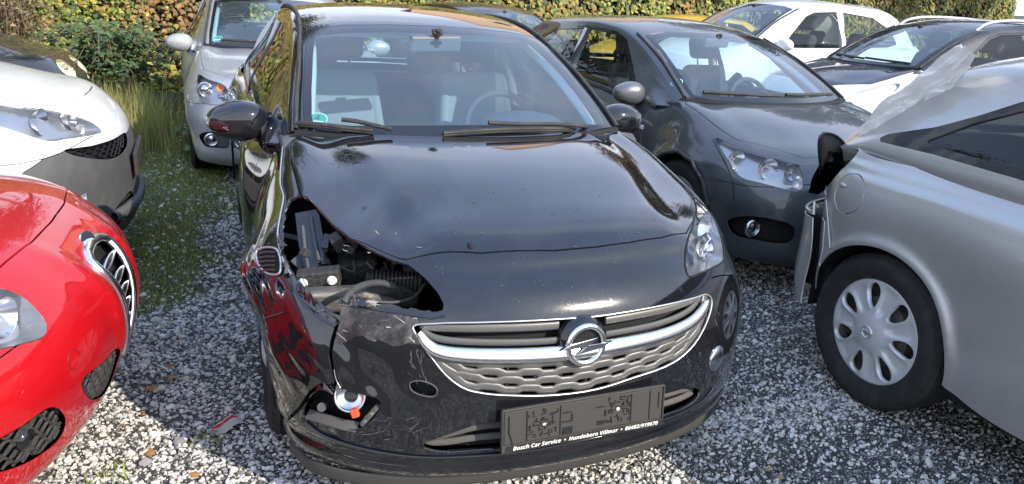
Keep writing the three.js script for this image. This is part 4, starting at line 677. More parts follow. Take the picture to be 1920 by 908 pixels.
    const cv = document.createElement('canvas'); cv.width = 1024; cv.height = 46; const x = cv.getContext('2d'); x.fillStyle = '#24221f'; x.fillRect(0, 0, 1024, 46); x.fillStyle = '#f4f2ec'; x.font = 'italic bold 35px sans-serif'; x.textAlign = 'center'; x.fillText('Bosch Car Service  •  Hundeborn Villmar  •  06482/919670', 512, 35);
    const t = new THREE.CanvasTexture(cv); t.colorSpace = THREE.SRGBColorSpace; mesh('holder_lettering', xf(new THREE.PlaneGeometry(0.52, 0.0215), [0.006, -0.0552, 0.0102]), new THREE.MeshStandardMaterial({ map: t, roughness: 0.55 }), P);
  }
  // ---- left headlight (whole)
  lamp(C, 'headlight', lampIn, { depth: 0.075, turn: 0.5, bowls: [[-0.05, -0.03, 0.015, 0.062], [0.03, 0.02, -0.09, 0.05], [-0.005, -0.035, -0.03, 0.04, 'ball']], bars: [{ pts: [[0.60, 0.70, 0.545], [0.68, 0.71, 0.46], [0.735, 0.735, 0.37], [0.755, 0.79, 0.28]], r: 0.007 }] });
  { const g = C.trace(lampPix).map(h => V(...h.p)); mesh('headlight_seal', tube(g.map(p => p.toArray()), 0.0035, 6, 80, true), MAT.black, root); }
  { const h = C.hit(1343, 672) || C.hit(1335, 670); if (h) { const m = mesh('fog_lamp', join([ball(0.045, [0, 0, 0], [1, 1, 0.3])]), MAT.reflector, root); m.position.set(...h.p); m.lookAt(m.position.clone().add(V(...h.n))); } }

  // ---- the empty headlight bay
  const B = (name, geo, mat, parent = root) => mesh(name, geo, mat, parent);
  const A = (px, py, z) => at(px, py, z);
  B('bay_wall', join([rbox(0.02, 0.5, 0.75, 0.01, [-0.30, 0.62, 0.25]), rbox(0.5, 0.5, 0.02, 0.01, [-0.55, 0.62, -0.08]), rbox(0.5, 0.02, 0.6, 0.01, [-0.55, 0.40, 0.2]), rbox(0.02, 0.30, 0.5, 0.01, [-0.79, 0.60, 0.05])]), MAT.black);
  { // tall black brace with two folded ribs
    const q = [A(553, 400, 0.20), A(596, 392, 0.20), A(610, 470, 0.30), A(616, 498, 0.34), A(573, 508, 0.34), A(560, 460, 0.26)]; const g = new THREE.BufferGeometry(); g.setAttribute('position', new THREE.Float32BufferAttribute(q.flat(), 3)); g.setIndex([0, 5, 1, 5, 2, 1, 5, 4, 2, 4, 3, 2]); g.computeVertexNormals(); const b = B('bay_brace', g, MAT.gloss);
    mesh('brace_rib', tube([A(567, 420, 0.215), A(572, 470, 0.29), A(578, 505, 0.35)], 0.006, 6), MAT.greyPlastic, b); mesh('brace_rib', tube([A(583, 408, 0.215), A(590, 450, 0.27), A(598, 490, 0.345)], 0.006, 6), MAT.greyPlastic, b); }
  { const c = A(598, 520, 0.40), m = B('lamp_bracket', rbox(0.125, 0.052, 0.045, 0.006), MAT.plastic); m.position.set(...c); m.rotation.set(0.15, -0.25, 0.16); for (const x of [-0.045, 0.04]) mesh('bracket_bolt', join([ball(0.015, [x, -0.002, 0.024], [1, 1, 0.55]), cyl(0.008, 0.008, 0.012, [x, -0.002, 0.032], [Math.PI / 2, 0, 0], 6)]), MAT.whitePlastic, m); }
  B('crash_beam', join([rbox(0.36, 0.075, 0.06, 0.02, A(680, 558, 0.44), [0, 0.16, -0.10])]), MAT.steel);
  B('beam_ledge', tube([A(585, 548, 0.44), A(640, 548, 0.46), A(690, 556, 0.49), A(740, 570, 0.5)], 0.014, 8), MAT.dustyPlastic);
  { const g = []; for (let i = 0; i < 13; i++) { const k = i / 12, p = A(lerp(700, 788, k), lerp(522, 530, k), lerp(0.36, 0.44, k)); g.push(xf(new THREE.TorusGeometry(0.026, 0.0055, 8, 24), p, [0, Math.PI / 2 - 0.3, 0])); } g.push(tube([A(690, 522, 0.35), A(745, 526, 0.40), A(795, 532, 0.45)], 0.024, 10)); B('air_hose', join(g), MAT.plastic); }
  B('filter_box', rbox(0.13, 0.10, 0.1, 0.02, A(672, 505, 0.26), [0.1, -0.2, 0.1]), MAT.plastic);
  { const pts = [A(645, 566, 0.60), A(658, 548, 0.585), A(682, 535, 0.56), A(712, 531, 0.54), A(742, 540, 0.52), A(752, 553, 0.50)]; const g = [tube(pts, 0.0085, 8, 60)]; const cv = new THREE.CatmullRomCurve3(pts.map(p => V(...p))); for (let i = 0; i < 46; i++) { const p = cv.getPoint(i / 60), t = cv.getTangent(i / 60); const r = new THREE.TorusGeometry(0.0088, 0.0018, 6, 14); r.applyQuaternion(new THREE.Quaternion().setFromUnitVectors(V(0, 0, 1), t)); r.translate(p.x, p.y, p.z); g.push(r); } B('ribbed_conduit', join(g), MAT.greyPlastic); }
  B('thin_cable', tube([A(655, 566, 0.60), A(700, 566, 0.58), A(740, 567, 0.57), A(775, 558, 0.55), A(797, 532, 0.50)], 0.0045, 6), MAT.greyPlastic);
  for (const [q, r] of [[[A(690, 470, 0.22), A(700, 520, 0.28), A(692, 545, 0.36)], 0.010], [[A(735, 490, 0.3), A(738, 515, 0.34), A(752, 540, 0.38)], 0.006], [[A(640, 450, 0.1), A(665, 500, 0.2), A(700, 540, 0.3)], 0.012]]) B('cable', tube(q, r, 6), MAT.plastic);
  B('clip', join([rbox(0.012, 0.035, 0.01, 0.004, A(606, 556, 0.47), [0, 0, -0.3])]), MAT.whitePlastic);
  B('broken_lug', join([tube([A(563, 524, 0.42), A(570, 538, 0.43), A(575, 552, 0.44), A(581, 562, 0.45)], 0.008, 8), ball(0.011, A(582, 557, 0.45))]), MAT.satin);
  { // brackets, plugs and hoses crowded into the bay
    const R = rng(48), mats = [MAT.plastic, MAT.greyPlastic, MAT.steel, MAT.plastic, MAT.gloss];
    for (let i = 0; i < 46; i++) { const px = 545 + R() * 255, top = px < 600 ? 400 : 400 + (px - 600) * 0.55, py = top + R() * (560 - top), c = A(px, py, 0.12 + 0.28 * R()); if (R() < 0.55) B('bay_fitting', rbox(0.015 + 0.05 * R(), 0.012 + 0.04 * R(), 0.02 + 0.03 * R(), 0.004, c, [R() * 3, R() * 3, R() * 3]), mats[Math.floor(R() * 5)]); else { const d = [(R() - 0.5) * 0.14, (R() - 0.5) * 0.12, (R() - 0.5) * 0.1]; B('bay_cable', tube([c, [c[0] + d[0] * 0.5 + 0.02, c[1] + d[1] * 0.5 - 0.02, c[2] + d[2]], [c[0] + d[0], c[1] + d[1], c[2]]], 0.003 + 0.006 * R(), 6, 12), mats[Math.floor(R() * 5)]); } }
    const sh = []; for (const [a, b, n] of [[[524, 440], [540, 520], 9], [[556, 535], [600, 585], 9], [[640, 566], [700, 574], 7], [[600, 725], [636, 728], 5]]) for (let i = 0; i < n; i++) { const t = (i + R()) / n, h = C.hit(lerp(a[0], b[0], t) - 5 + 4 * R(), lerp(a[1], b[1], t) + 4); if (!h) continue; const g = prism([[0, 0], [0.012 + 0.02 * R(), 0.004 * R()], [0.006 * R(), 0.014 + 0.02 * R()]], 0.002, 0.0005); g.applyQuaternion(new THREE.Quaternion().setFromUnitVectors(V(0, 0, 1), V(h.n[0] + (R() - 0.5) * 0.9, h.n[1] + (R() - 0.5) * 0.9, h.n[2] + (R() - 0.5) * 0.9).normalize())); g.rotateX(0); g.translate(h.p[0] + h.n[0] * 0.006, h.p[1] + h.n[1] * 0.006, h.p[2] + h.n[2] * 0.006); sh.push([g, R()]); }
    for (const [g, r] of sh) mesh('torn_shard', g, r < 0.6 ? MAT.paintBlack : MAT.scuffed, root);
  }
  // bay lip: the bumper's inner fold that catches the sky
  { const L = path([[560,540],[578,566],[606,590],[634,606]], -0.004); if (L.length > 2) B('bumper_fold', ribbon(L.map(p => V(...p)), L.map(() => V(-0.1, 0.9, 0.35).normalize()), 0.022, 0.002), MAT.paintBlack); const L2 = path([[660,571],[717,578],[764,585],[808,593],[834,588]], -0.004); if (L2.length > 2) B('bumper_fold', ribbon(L2.map(p => V(...p)), L2.map(() => V(0, 0.9, 0.35).normalize()), 0.012, 0.002), MAT.paintBlack); }
  // side vent torn open on the wing
  { const q = path([[484,472],[522,470],[528,512],[506,514],[490,500]], 0.006); if (q.length >= 4) { mesh('vent_frame', tube(q, 0.004, 6, 50, true), MAT.satin, root); const c = V(0, 0, 0); q.forEach(p => c.add(V(...p))); c.multiplyScalar(1 / q.length); const g = new THREE.BufferGeometry(), pos = [c.toArray(), ...q]; g.setAttribute('position', new THREE.Float32BufferAttribute(pos.flat(), 3)); const ix = []; for (let i = 1; i <= q.length; i++) ix.push(0, i, i % q.length + 1); g.setIndex(ix); g.computeVertexNormals(); mesh('vent_field', g, MAT.black, root); for (let k = 0; k < 5; k++) { const l = path([[488 + k, 478 + k * 8], [504, 476 + k * 8], [522, 476 + k * 8]], 0.010); if (l.length > 1) mesh('vent_rib', tube(l, 0.0035, 5), MAT.plastic, root); } } }
  // ---- torn-out fog lamp
  mesh('fog_recess', geoOf(flange(offset(fogIn, -0.07), -0.065)), MAT.black, root);
  { const h = C.hit(648, 752), c = h.p.map((v, k) => v - h.n[k] * 0.03), m = mesh('fog_lamp', join([xf(lathe([[0.0001, 0], [0.02, 0.002], [0.038, 0.010], [0.043, 0.018]], 40), [0, 0, -0.012], [Math.PI / 2, 0, 0]), xf(new THREE.TorusGeometry(0.042, 0.004, 8, 36), [0, 0, 0.006])]), MAT.reflector, root); m.position.set(...c); m.rotation.set(-0.35, -0.35, 0); mesh('fog_lens', xf(new THREE.SphereGeometry(0.042, 30, 10, 0, 7, 0, 0.7), [0, 0, -0.026], [Math.PI / 2, 0, 0]), MAT.lens, m); mesh('connector', rbox(0.022, 0.026, 0.02, 0.004, [0.012, -0.045, 0.012], [0.2, 0, 0.2]), MAT.orange, m); mesh('lamp_body', cyl(0.04, 0.03, 0.05, [0, 0, -0.035], [Math.PI / 2, 0, 0]), MAT.plastic, m); }
  { const a = path([[572,779],[600,788],[640,800],[668,805]], -0.01), b = path([[676,800],[692,782],[708,764]], -0.01); if (a.length > 2) { const br = mesh('fog_bracket', ribbon(a.map(p => V(...p)), a.map(() => V(-0.3, 0.75, 0.6).normalize()), 0.016, 0.004), MAT.dustyPlastic, root); if (b.length > 1) mesh('bracket_side', tube(b, 0.009, 6), MAT.dustyPlastic, br); const bp = path([[594, 768]], -0.02)[0]; if (bp) mesh('bracket_peg', cyl(0.013, 0.013, 0.03, bp, [1.2, 0, 0.3]), MAT.greyPlastic, br); } }
  mesh('tow_recess', geoOf(flange(offset(towIn, -0.03), -0.028)), MAT.black, root);
  { const q = smooth2(towPoly, 1).map(a => castMesh(C.B0, [a[0], a[1], 2], [0, 0, -1])).filter(h => h).map(h => h.p.map((v, k) => v + h.n[k] * 0.002)); mesh('tow_cover_edge', tube(q, 0.0022, 5, 60, true), MAT.greyPlastic, root); }
  // ---- scrapes: raw scuffed plastic and paint torn down to the primer, lying on the skin
  {
    const R = rng(5), gs = [], gw = [];
    const scr = (px, py, len, wid, ang, out, lift = 0.0016) => { const L = [], h0 = C.hit(px, py); if (!h0) return; for (let i = 0; i <= 4; i++) { const t = (i / 4 - 0.5) * len, j = (R() - 0.5) * 2.5; const h = C.hit(px + Math.cos(ang) * t - Math.sin(ang) * j, py + Math.sin(ang) * t + Math.cos(ang) * j); if (!h || Math.abs(h.p[2] - h0.p[2]) > 0.12) return; L.push(h); } const P = [], I = []; L.forEach((h, i) => { const a = L[Math.max(0, i - 1)].p, b = L[Math.min(4, i + 1)].p, t = V(b[0] - a[0], b[1] - a[1], b[2] - a[2]).normalize(), s = t.cross(V(...h.n)).normalize(), w = wid * (0.25 + Math.sin(Math.PI * (i + 0.4) / 4.8)) * (0.5 + R()); for (const e of [-1, 1]) P.push(h.p[0] + h.n[0] * lift + s.x * w * e, h.p[1] + h.n[1] * lift + s.y * w * e, h.p[2] + h.n[2] * lift + s.z * w * e); }); for (let i = 0; i < 4; i++) I.push(i * 2, i * 2 + 1, i * 2 + 2, i * 2 + 1, i * 2 + 3, i * 2 + 2); const g = new THREE.BufferGeometry(); g.setAttribute('position', new THREE.Float32BufferAttribute(P, 3)); g.setIndex(I); g.computeVertexNormals(); out.push(g); };
    for (let i = 0; i < 44; i++) scr(545 + R() * 45, 620 + R() * 90, 14 + R() * 40, 0.0004 + R() * 0.0013, 1.25 + (R() - 0.5) * 0.7, R() < 0.7 ? gw : gs); // grated corner
    for (let i = 0; i < 18; i++) scr(640 + R() * 140, 572 + R() * 60 + R() * 20, 6 + R() * 26, 0.0003 + R() * 0.0012, 0.35 + (R() - 0.5) * 1.2, R() < 0.4 ? gw : gs);
    for (let i = 0; i < 26; i++) scr(640 + R() * 60, 563 + R() * 10, 10 + R() * 20, 0.0006 + R() * 0.0014, 0.15, gw);
    for (let i = 0; i < 14; i++) scr(760 + R() * 40, 640 + R() * 80, 6 + R() * 20, 0.0005 + R() * 0.001, 1.4 + (R() - 0.5), gs);
    for (let i = 0; i < 18; i++) scr(690 + R() * 110, 775 + R() * 50, 8 + R() * 26, 0.0004 + R() * 0.0009, -0.5 + (R() - 0.5) * 1.6, gs);
    for (let i = 0; i < 7; i++) scr(640 + R() * 150, 436 + R() * 46, 3 + R() * 12, 0.0003 + R() * 0.0007, 0.5 + (R() - 0.5), gw);
    for (let i = 0; i < 40; i++) scr(800 + R() * 440, 330 + R() * 240, 2 + R() * 5, 0.0005 + R() * 0.0007, R() * 3, gs);
    for (let i = 0; i < 10; i++) scr(1290 + R() * 60, 560 + R() * 120, 6 + R() * 18, 0.0005 + R() * 0.001, 1.2 + (R() - 0.5), gs);
    const pale = new THREE.MeshStandardMaterial({ color: RGB(0.38, 0.36, 0.34), roughness: 0.8 }), grey = new THREE.MeshStandardMaterial({ color: RGB(0.09, 0.085, 0.08), roughness: 0.85 });
    for (const [g, m] of [[gw, pale], [gs, grey]]) if (g.length) { const q = mesh('scuff_marks', join(g), m, root); q.userData.kind = 'stuff'; }
  }
  // white lining torn loose at the corner, hanging strips
  { const q = path([[628,692],[630,704],[634,716],[640,726]], 0.006); if (q.length > 2) B('cracked_edge', tube(q, 0.0014, 5), MAT.satin); const q2 = path([[470,600],[500,597],[540,585]], 0.012); if (q2.length > 1) B('hanging_strip', tube(q2, 0.002, 5), MAT.greyPlastic); }
  // underbody
  mesh('underbody', rbox(1.5, 0.05, 3.2, 0.02, [0, 0.2, -1.3]), MAT.black, root);
  mesh('radiator', join([rbox(0.9, 0.42, 0.04, 0.01, [0.1, 0.52, 0.55])]), MAT.black, root);
  addWheels(root, HERO, { R: 0.302, rim: 'cover', n: 7, w: 0.185 });
  return C;
}
const heroC = buildHero();
// ---------------------------------------------------------------- the other cars: the same body grammar with other measurements
function pw(list) { const L = list.slice().sort((a, b) => a[0] - b[0]); return v => { let i = 0; while (i < L.length - 2 && v > L[i + 1][0]) i++; const [a, b] = L[i], [c, d] = L[i + 1]; return b + (d - b) * (v - a) / (c - a); }; }
function remap(o) { // measurements of another model, as pairs [hatchback value, own value]
  const mz = pw(o.z), my = pw(o.y), mx = v => v * o.x, f = {};
  const row = r => { const q = { ...r }; for (const k of ['y', 'ys', 'yc', 'ye', 'yb', 'belt', 'sill']) if (k in q) q[k] = my(q[k]); for (const k of ['z', 'zs', 'zc', 'ze', 'zb']) if (k in q) q[k] = mz(q[k]); for (const k of ['xe', 'xb']) if (k in q) q[k] = mx(q[k]); return q; };
  const S = { hw: HERO.hw * o.x, wb: o.wb, track: o.track || 0.757 * o.x, axleY: o.R || 0.31, mz, my, mx };
  for (const k of ['front', 'hood', 'side', 'rear', 'house']) S[k] = (o[k] || HERO[k].map(row)); return S;
}
const HERO2 = () => remap({ x: 1, wb: 2.51, R: 0.3, z: [[0, 0], [1, 1]], y: [[0, 0], [1, 1]] });
function buildCar(o) {
  const S = o.spec, root = thing(o.name, o.label, 'car', o.group); root.position.set(o.at[0], o.at[1], o.at[2]); root.rotation.set(o.pitch || 0, o.yaw, o.rollz || 0, 'YXZ');
  const C = carContext(root, S, o.step || 0.03, o.warp), { mx, my, mz } = S, P2 = l => l.map(p => [mz(p[0]), my(p[1])]), paint = o.paint, R = S.axleY;
  C.at = (px, py, z) => { const r = pixelRay(px, py, C.inv), t = (z - r.o[2]) / r.d[2]; return [0, 1, 2].map(k => r.o[k] + r.d[k] * t); };
  C.on = (px, py, lift = 0, M) => { const h = C.hit(px, py, M); return h ? h.p.map((v, k) => v + h.n[k] * lift) : null; };
  C.path = (pix, lift = 0, M) => pix.map(q => C.on(q[0], q[1], lift, M)).filter(q => q);
  if (o.first) o.first(C);
  wheelArches(C, R + 0.035, o.arch2);
  for (const F of o.lamps || []) { // pixel outline on the lamp that the camera sees, mirrored to the other side
    const pr = oblique(F.al ?? 0.6), hits = C.trace(F.pix); if (hits.length < 4) { console.log(o.name, 'lamp outline missed', hits.length); continue; }
    const poly = smooth2(hits.map(h => pr(h.p)), 4), zs = hits.map(h => h.p[2]), z0 = Math.min(...zs) - 0.25; const M = C.takeB(polyFn(poly, pr, p => p[2] > z0 && Math.abs(p[0]) > 0.1 && (!F.one || p[0] * hits[0].p[0] > 0)), 0.001);
    if (F.kind === 'recess') { for (const H of halves(M)) { const r = mesh(F.name || 'recess', geoOf(flange(offset(H, -(F.depth || 0.04)), -(F.depth || 0.04))), F.mat || MAT.black, root); if (F.after) F.after(C, H, r); } }
    else lamp(C, F.name || 'headlight', M, F);
  }
  // bonnet
  if (!o.noHood) {
    const e = S.hood.map(r => [r.xe - 0.012, r.ze]), c = S.hood[0], fr = S.front[S.front.length - 1], fz = x => { const w = Math.sqrt(Math.max(0, 1 - Math.pow(x / S.hw, fr.n || 2.5))); return fr.zs + (fr.z - fr.zs) * w - 0.01; };
    const xs = [0.2, 0.4, 0.52], half = [...xs.map(x => [mx(x), fz(mx(x))]), ...e.slice(0)], last = S.hood[S.hood.length - 1], back = [[mx(0.5), lerp(last.zc, last.ze, 0.5) + 0.015], [0, last.zc + 0.015]];
    const poly = [[0, fz(0)], ...half, ...back, ...back.slice(0, 1).map(p => [-p[0], p[1]]), ...half.slice().reverse().map(p => [-p[0], p[1]])];
    const h = C.takeB(polyFn(poly, topView, (p, n) => p[1] > my(0.70)), 0.0025); C.part('bonnet', h, o.hoodPaint || paint, 0.015);
  }
  if (o.mid) o.mid(C);
  const bump = C.takeB(p => { const ax = Math.abs(p[0]) / o.xs; const d1 = S.axleY + 0.03 - p[2]; return Math.max(d1, p[1] - (ax < 0.5 ? 2 : lerp(my(0.70), my(0.63), sstep(0.5, 0.85, ax)))); }, 0.0018);
  if (o.bumper) o.bumper(C, bump); else C.part('bumper', bump, paint, 0.012);
  const doors = o.doors || [[[-0.50, 0.25], [-0.47, 0.6], [-0.50, 0.93], [-0.62, 1.02], [-1.2, 1.02], [-1.60, 1.05], [-1.64, 0.9], [-1.62, 0.28]], [[-1.645, 0.28], [-1.665, 0.9], [-1.64, 1.05], [-2.3, 1.08], [-2.42, 0.95], [-2.28, 0.72], [-2.13, 0.42], [-2.1, 0.28]]];
  for (const d of doors) for (const D of halves(C.takeB(polyFn(P2(d), sideView, p => Math.abs(p[0]) > 0.6), 0.0025))) { const s = D.P[0][0] > 0 ? 1 : -1, m = C.part('door', D, paint, 0.014); const hz = mz(Math.min(...d.map(p => p[0])) + 0.16), hy = my(0.84), h = castMesh(D, [s * 1.5, hy, hz], [-s, 0, 0]); if (h && m) mesh('door_handle', rbox(0.03, 0.026, 0.2, 0.012, [h.p[0] + s * 0.02, hy, hz]), paint, m); }
  if (o.late) o.late(C);
  C.part('body', C.B, paint, 0.012);
  // glasshouse
  const hr = S.house, ws = []; for (let i = 0; i <= 3; i++) ws.push([hr[i].xe - 0.012, hr[i].ye - (i === 3 ? 0.008 : 0)]); const top = [[mx(0.4), hr[3].yc - 0.018], [mx(0.2), hr[3].yc - 0.006], [0, hr[3].yc - 0.003]];
  ws[0][1] -= 0.06; const wp = [...ws, ...top, ...top.slice(0, 2).reverse().map(p => [-p[0], p[1]]), ...ws.slice().reverse().map(p => [-p[0], p[1]])], wsd = sdPoly(wp);
  const pane = C.takeG(p => p[2] < hr[3].ze - 0.2 ? 1 : wsd(p[0], p[1]), 0.001), yb = hr[0].yc + 0.03, pr = cut(pane, p => Math.max(wsd(p[0], p[1]) + 0.026, yb - p[1]), 0);
  const wm = mesh('windscreen', geoOf(pr.inside), MAT.windscreen, root); mesh('printed_border', geoOf(pr.outside), MAT.gloss, wm);
  const wins = o.wins || [[[-0.66, 0.985], [-0.80, 1.10], [-1.08, 1.30], [-1.22, 1.345], [-1.58, 1.365], [-1.60, 1.0], [-1.0, 0.985]], [[-1.66, 1.0], [-1.64, 1.365], [-2.2, 1.33], [-2.5, 1.22], [-2.56, 1.06], [-2.4, 1.03]]];
  for (const w of wins) for (const H of halves(C.takeG(polyFn(P2(w), sideView, (p, n) => Math.abs(p[0]) > 0.4 && Math.abs(n[0]) > 0.35), 0.001))) mesh('side_window', geoOf(flange(offset(H, -0.006), 0.004)), o.sideGlass || MAT.tint, root);
  const sp = P2(o.surround || [[-0.60, 0.965], [-0.78, 1.115], [-1.06, 1.325], [-1.22, 1.37], [-1.6, 1.39], [-2.22, 1.355], [-2.53, 1.235], [-2.6, 1.04], [-2.4, 1.0], [-1.0, 0.965]]), spd = sdPoly(sp);
  for (const H of halves(C.takeG((p, n) => Math.abs(p[0]) < 0.45 || Math.abs(n[0]) < 0.4 ? 1 : spd(p[2], p[1]), 0))) C.part('window_surround', H, o.surMat || MAT.gloss, 0.01);
  const rw = C.takeG(p => p[2] > mz(-2.5) ? 1 : Math.max(Math.abs(p[0]) - mx(0.54), my(1.09) - p[1], p[1] - my(1.36)), 0.001); mesh('rear_window', geoOf(offset(rw, -0.004)), o.rearGlass || MAT.glass, root);
  C.part('roof', C.G, o.roofPaint || paint, 0.012);
  if (!o.bare) {
    for (const s of [1, -1]) { const q = hr.slice(0, 4).map(r => [s * (r.xe + 0.016), r.ye + 0.002, r.ze + 0.002]); mesh('pillar_moulding', tube(q, 0.010, 6, 30), MAT.plastic, root); mesh('pillar_trim', tube(hr.slice(0, 4).map(r => [s * (r.xe - 0.05), r.ye - 0.04, r.ze - 0.07]), 0.022, 8, 24), MAT.trim, root); mesh('door_pillar_trim', tube([[s * mx(0.735), my(0.95), mz(-1.66)], [s * mx(0.67), my(1.2), mz(-1.66)], [s * mx(0.60), my(1.36), mz(-1.66)]], 0.032, 8), MAT.trim, root); }
    mesh('headliner', rbox(mx(1.0), 0.012, mz(-1.05) - mz(-2.65), 0.004, [0, hr[3].ye - 0.015, (mz(-1.05) + mz(-2.65)) / 2]), MAT.trim, root);
    mesh('parcel_shelf', rbox(mx(1.2), 0.03, 0.5, 0.01, [0, my(0.98), mz(-2.72)]), MAT.seatDark, root);
    interior(C, { dashZ: mz(-0.50), dashY: my(0.955), mirrorAt: [0, hr[3].yc - 0.075, hr[3].zc + 0.06], seatZ: mz(-1.30), seatY: my(0.83), rearZ: mz(-2.2), seatMat: o.seatMat || MAT.seatDark });
    const q = []; for (let x = -1; x <= 1.001; x += 0.125) q.push([x * mx(0.68), hr[0].yc - 0.016 + 0.014 * x * x, hr[0].zc + 0.0 - (hr[0].zc - hr[0].ze) * x * x * 0.95]); mesh('cowl', tube(q, 0.020, 8, 40), MAT.black, root);
    for (const [x0, x1] of [[-0.55, 0.02], [0.04, 0.56]]) { const pts = []; for (let k = 0; k <= 6; k++) { const x = mx(lerp(x0, x1, k / 6)), y = hr[0].yc + 0.055 - 0.03 * k / 6 * 0, h = castMesh(C.G0, [x, y, 3], [0, 0, -1]); if (h) pts.push([x, y - 0.01 * k / 6, h.p[2] + 0.022]); } if (pts.length > 3) mesh('wiper', tube(pts, 0.011, 6), MAT.plastic, root); }
    const my0 = o.mirrorY ?? my(1.015), mzz = o.mirrorZ ?? mz(-0.62); for (const s of [1, -1]) doorMirror(C, [S.hw + 0.005, my0, mzz], s, o.mirrorPaint || paint, o.mirror);
  }
  mesh('underbody', rbox(S.hw * 1.75, 0.05, S.wb + 0.7, 0.02, [0, 0.21, -S.wb / 2]), MAT.black, root);
  addWheels(root, S, { R, rimR: o.rimR || R * 0.66, rim: o.rim || 'alloy', n: o.spokes || 5, w: 0.2, steer: o.steer, badge: o.badge, roll: o.wheelRoll });
  return C;
}
const PAINT = {
  grey: paintMat([0.075, 0.088, 0.094], { dust: 0.10, metal: 0.6, rough: 0.40 }),
  silver: paintMat([0.50, 0.495, 0.475], { dust: 0.05, metal: 0.6, rough: 0.36, dustColor: [0.4, 0.37, 0.32] }),
  silver2: paintMat([0.50, 0.505, 0.51], { dust: 0.03, metal: 0.45, rough: 0.36 }),
  red: paintMat([0.44, 0.004, 0.008], { dust: 0.006, rough: 0.4 }),
  shellGrey: paintMat([0.16, 0.165, 0.165], { dust: 0.04, metal: 0.5, rough: 0.4 }),
  white: paintMat([0.76, 0.76, 0.74], { dust: 0.03, rough: 0.4 }),
  navy: paintMat([0.016, 0.018, 0.03], { dust: 0.09, rough: 0.4 }),
  yellow: paintMat([0.78, 0.46, 0.03], { dust: 0.02, rough: 0.4 }),
  coal: paintMat([0.012, 0.012, 0.014], { dust: 0.04, rough: 0.3, spec: 0.6 }),
};
// bars of a mesh grille across an opening H, laid on its surface set back a little
function grilleBars(C, H, parent, o = {}) {
  let x0 = 9, x1 = -9, y0 = 9, y1 = -9; for (const p of H.P) { x0 = Math.min(x0, p[0]); x1 = Math.max(x1, p[0]); y0 = Math.min(y0, p[1]); y1 = Math.max(y1, p[1]); }
  const lines = []; const dy = o.dy || 0.03, dx = o.dx || 0; for (let y = y0 + dy * 0.4, k = 0; y < y1; y += dy, k++) { const l = []; for (let x = x0; x <= x1; x += 0.01) l.push([x, y + (o.wave ? o.wave * Math.sign(Math.sin((x + k * 0.5 * (o.per || 0.06)) * 2 * Math.PI / (o.per || 0.06))) : 0)]); lines.push(l); }
  if (dx) for (let x = x0 + dx * 0.4; x < x1; x += dx) { const l = []; for (let y = y0; y <= y1; y += 0.01) l.push([x + (o.lean || 0) * (y - y0), y]); lines.push(l); }
  for (const l of lines) { let run = []; const flush = () => { if (run.length > 2) mesh(o.name || 'grille_bar', tube(run, o.r || 0.004, 5), o.mat || MAT.plastic, parent); run = []; }; for (const [x, y] of l) { const h = castMesh(H, [x, y, 4], [0, 0, -1]); if (h) run.push([x, y, h.p[2] - (o.back || 0.012)]); else flush(); } flush(); }
}
const centre = H => { const c = [0, 0, 0]; H.P.forEach(q => q.forEach((v, k) => c[k] += v / H.P.length)); return c; };
const flare = (S, k = 0.014, w = 0.035, d = 0.045) => (p, n) => { let [x, y, z] = p; if (Math.abs(x) < 0.6) return p; let f = 0; for (const zz of [0, -S.wb]) { const r = Math.hypot(z - zz, y - S.axleY); f += Math.exp(-(((r - S.axleY - d) / w) ** 2)); } return [x * (1 + k * f), y, z]; };
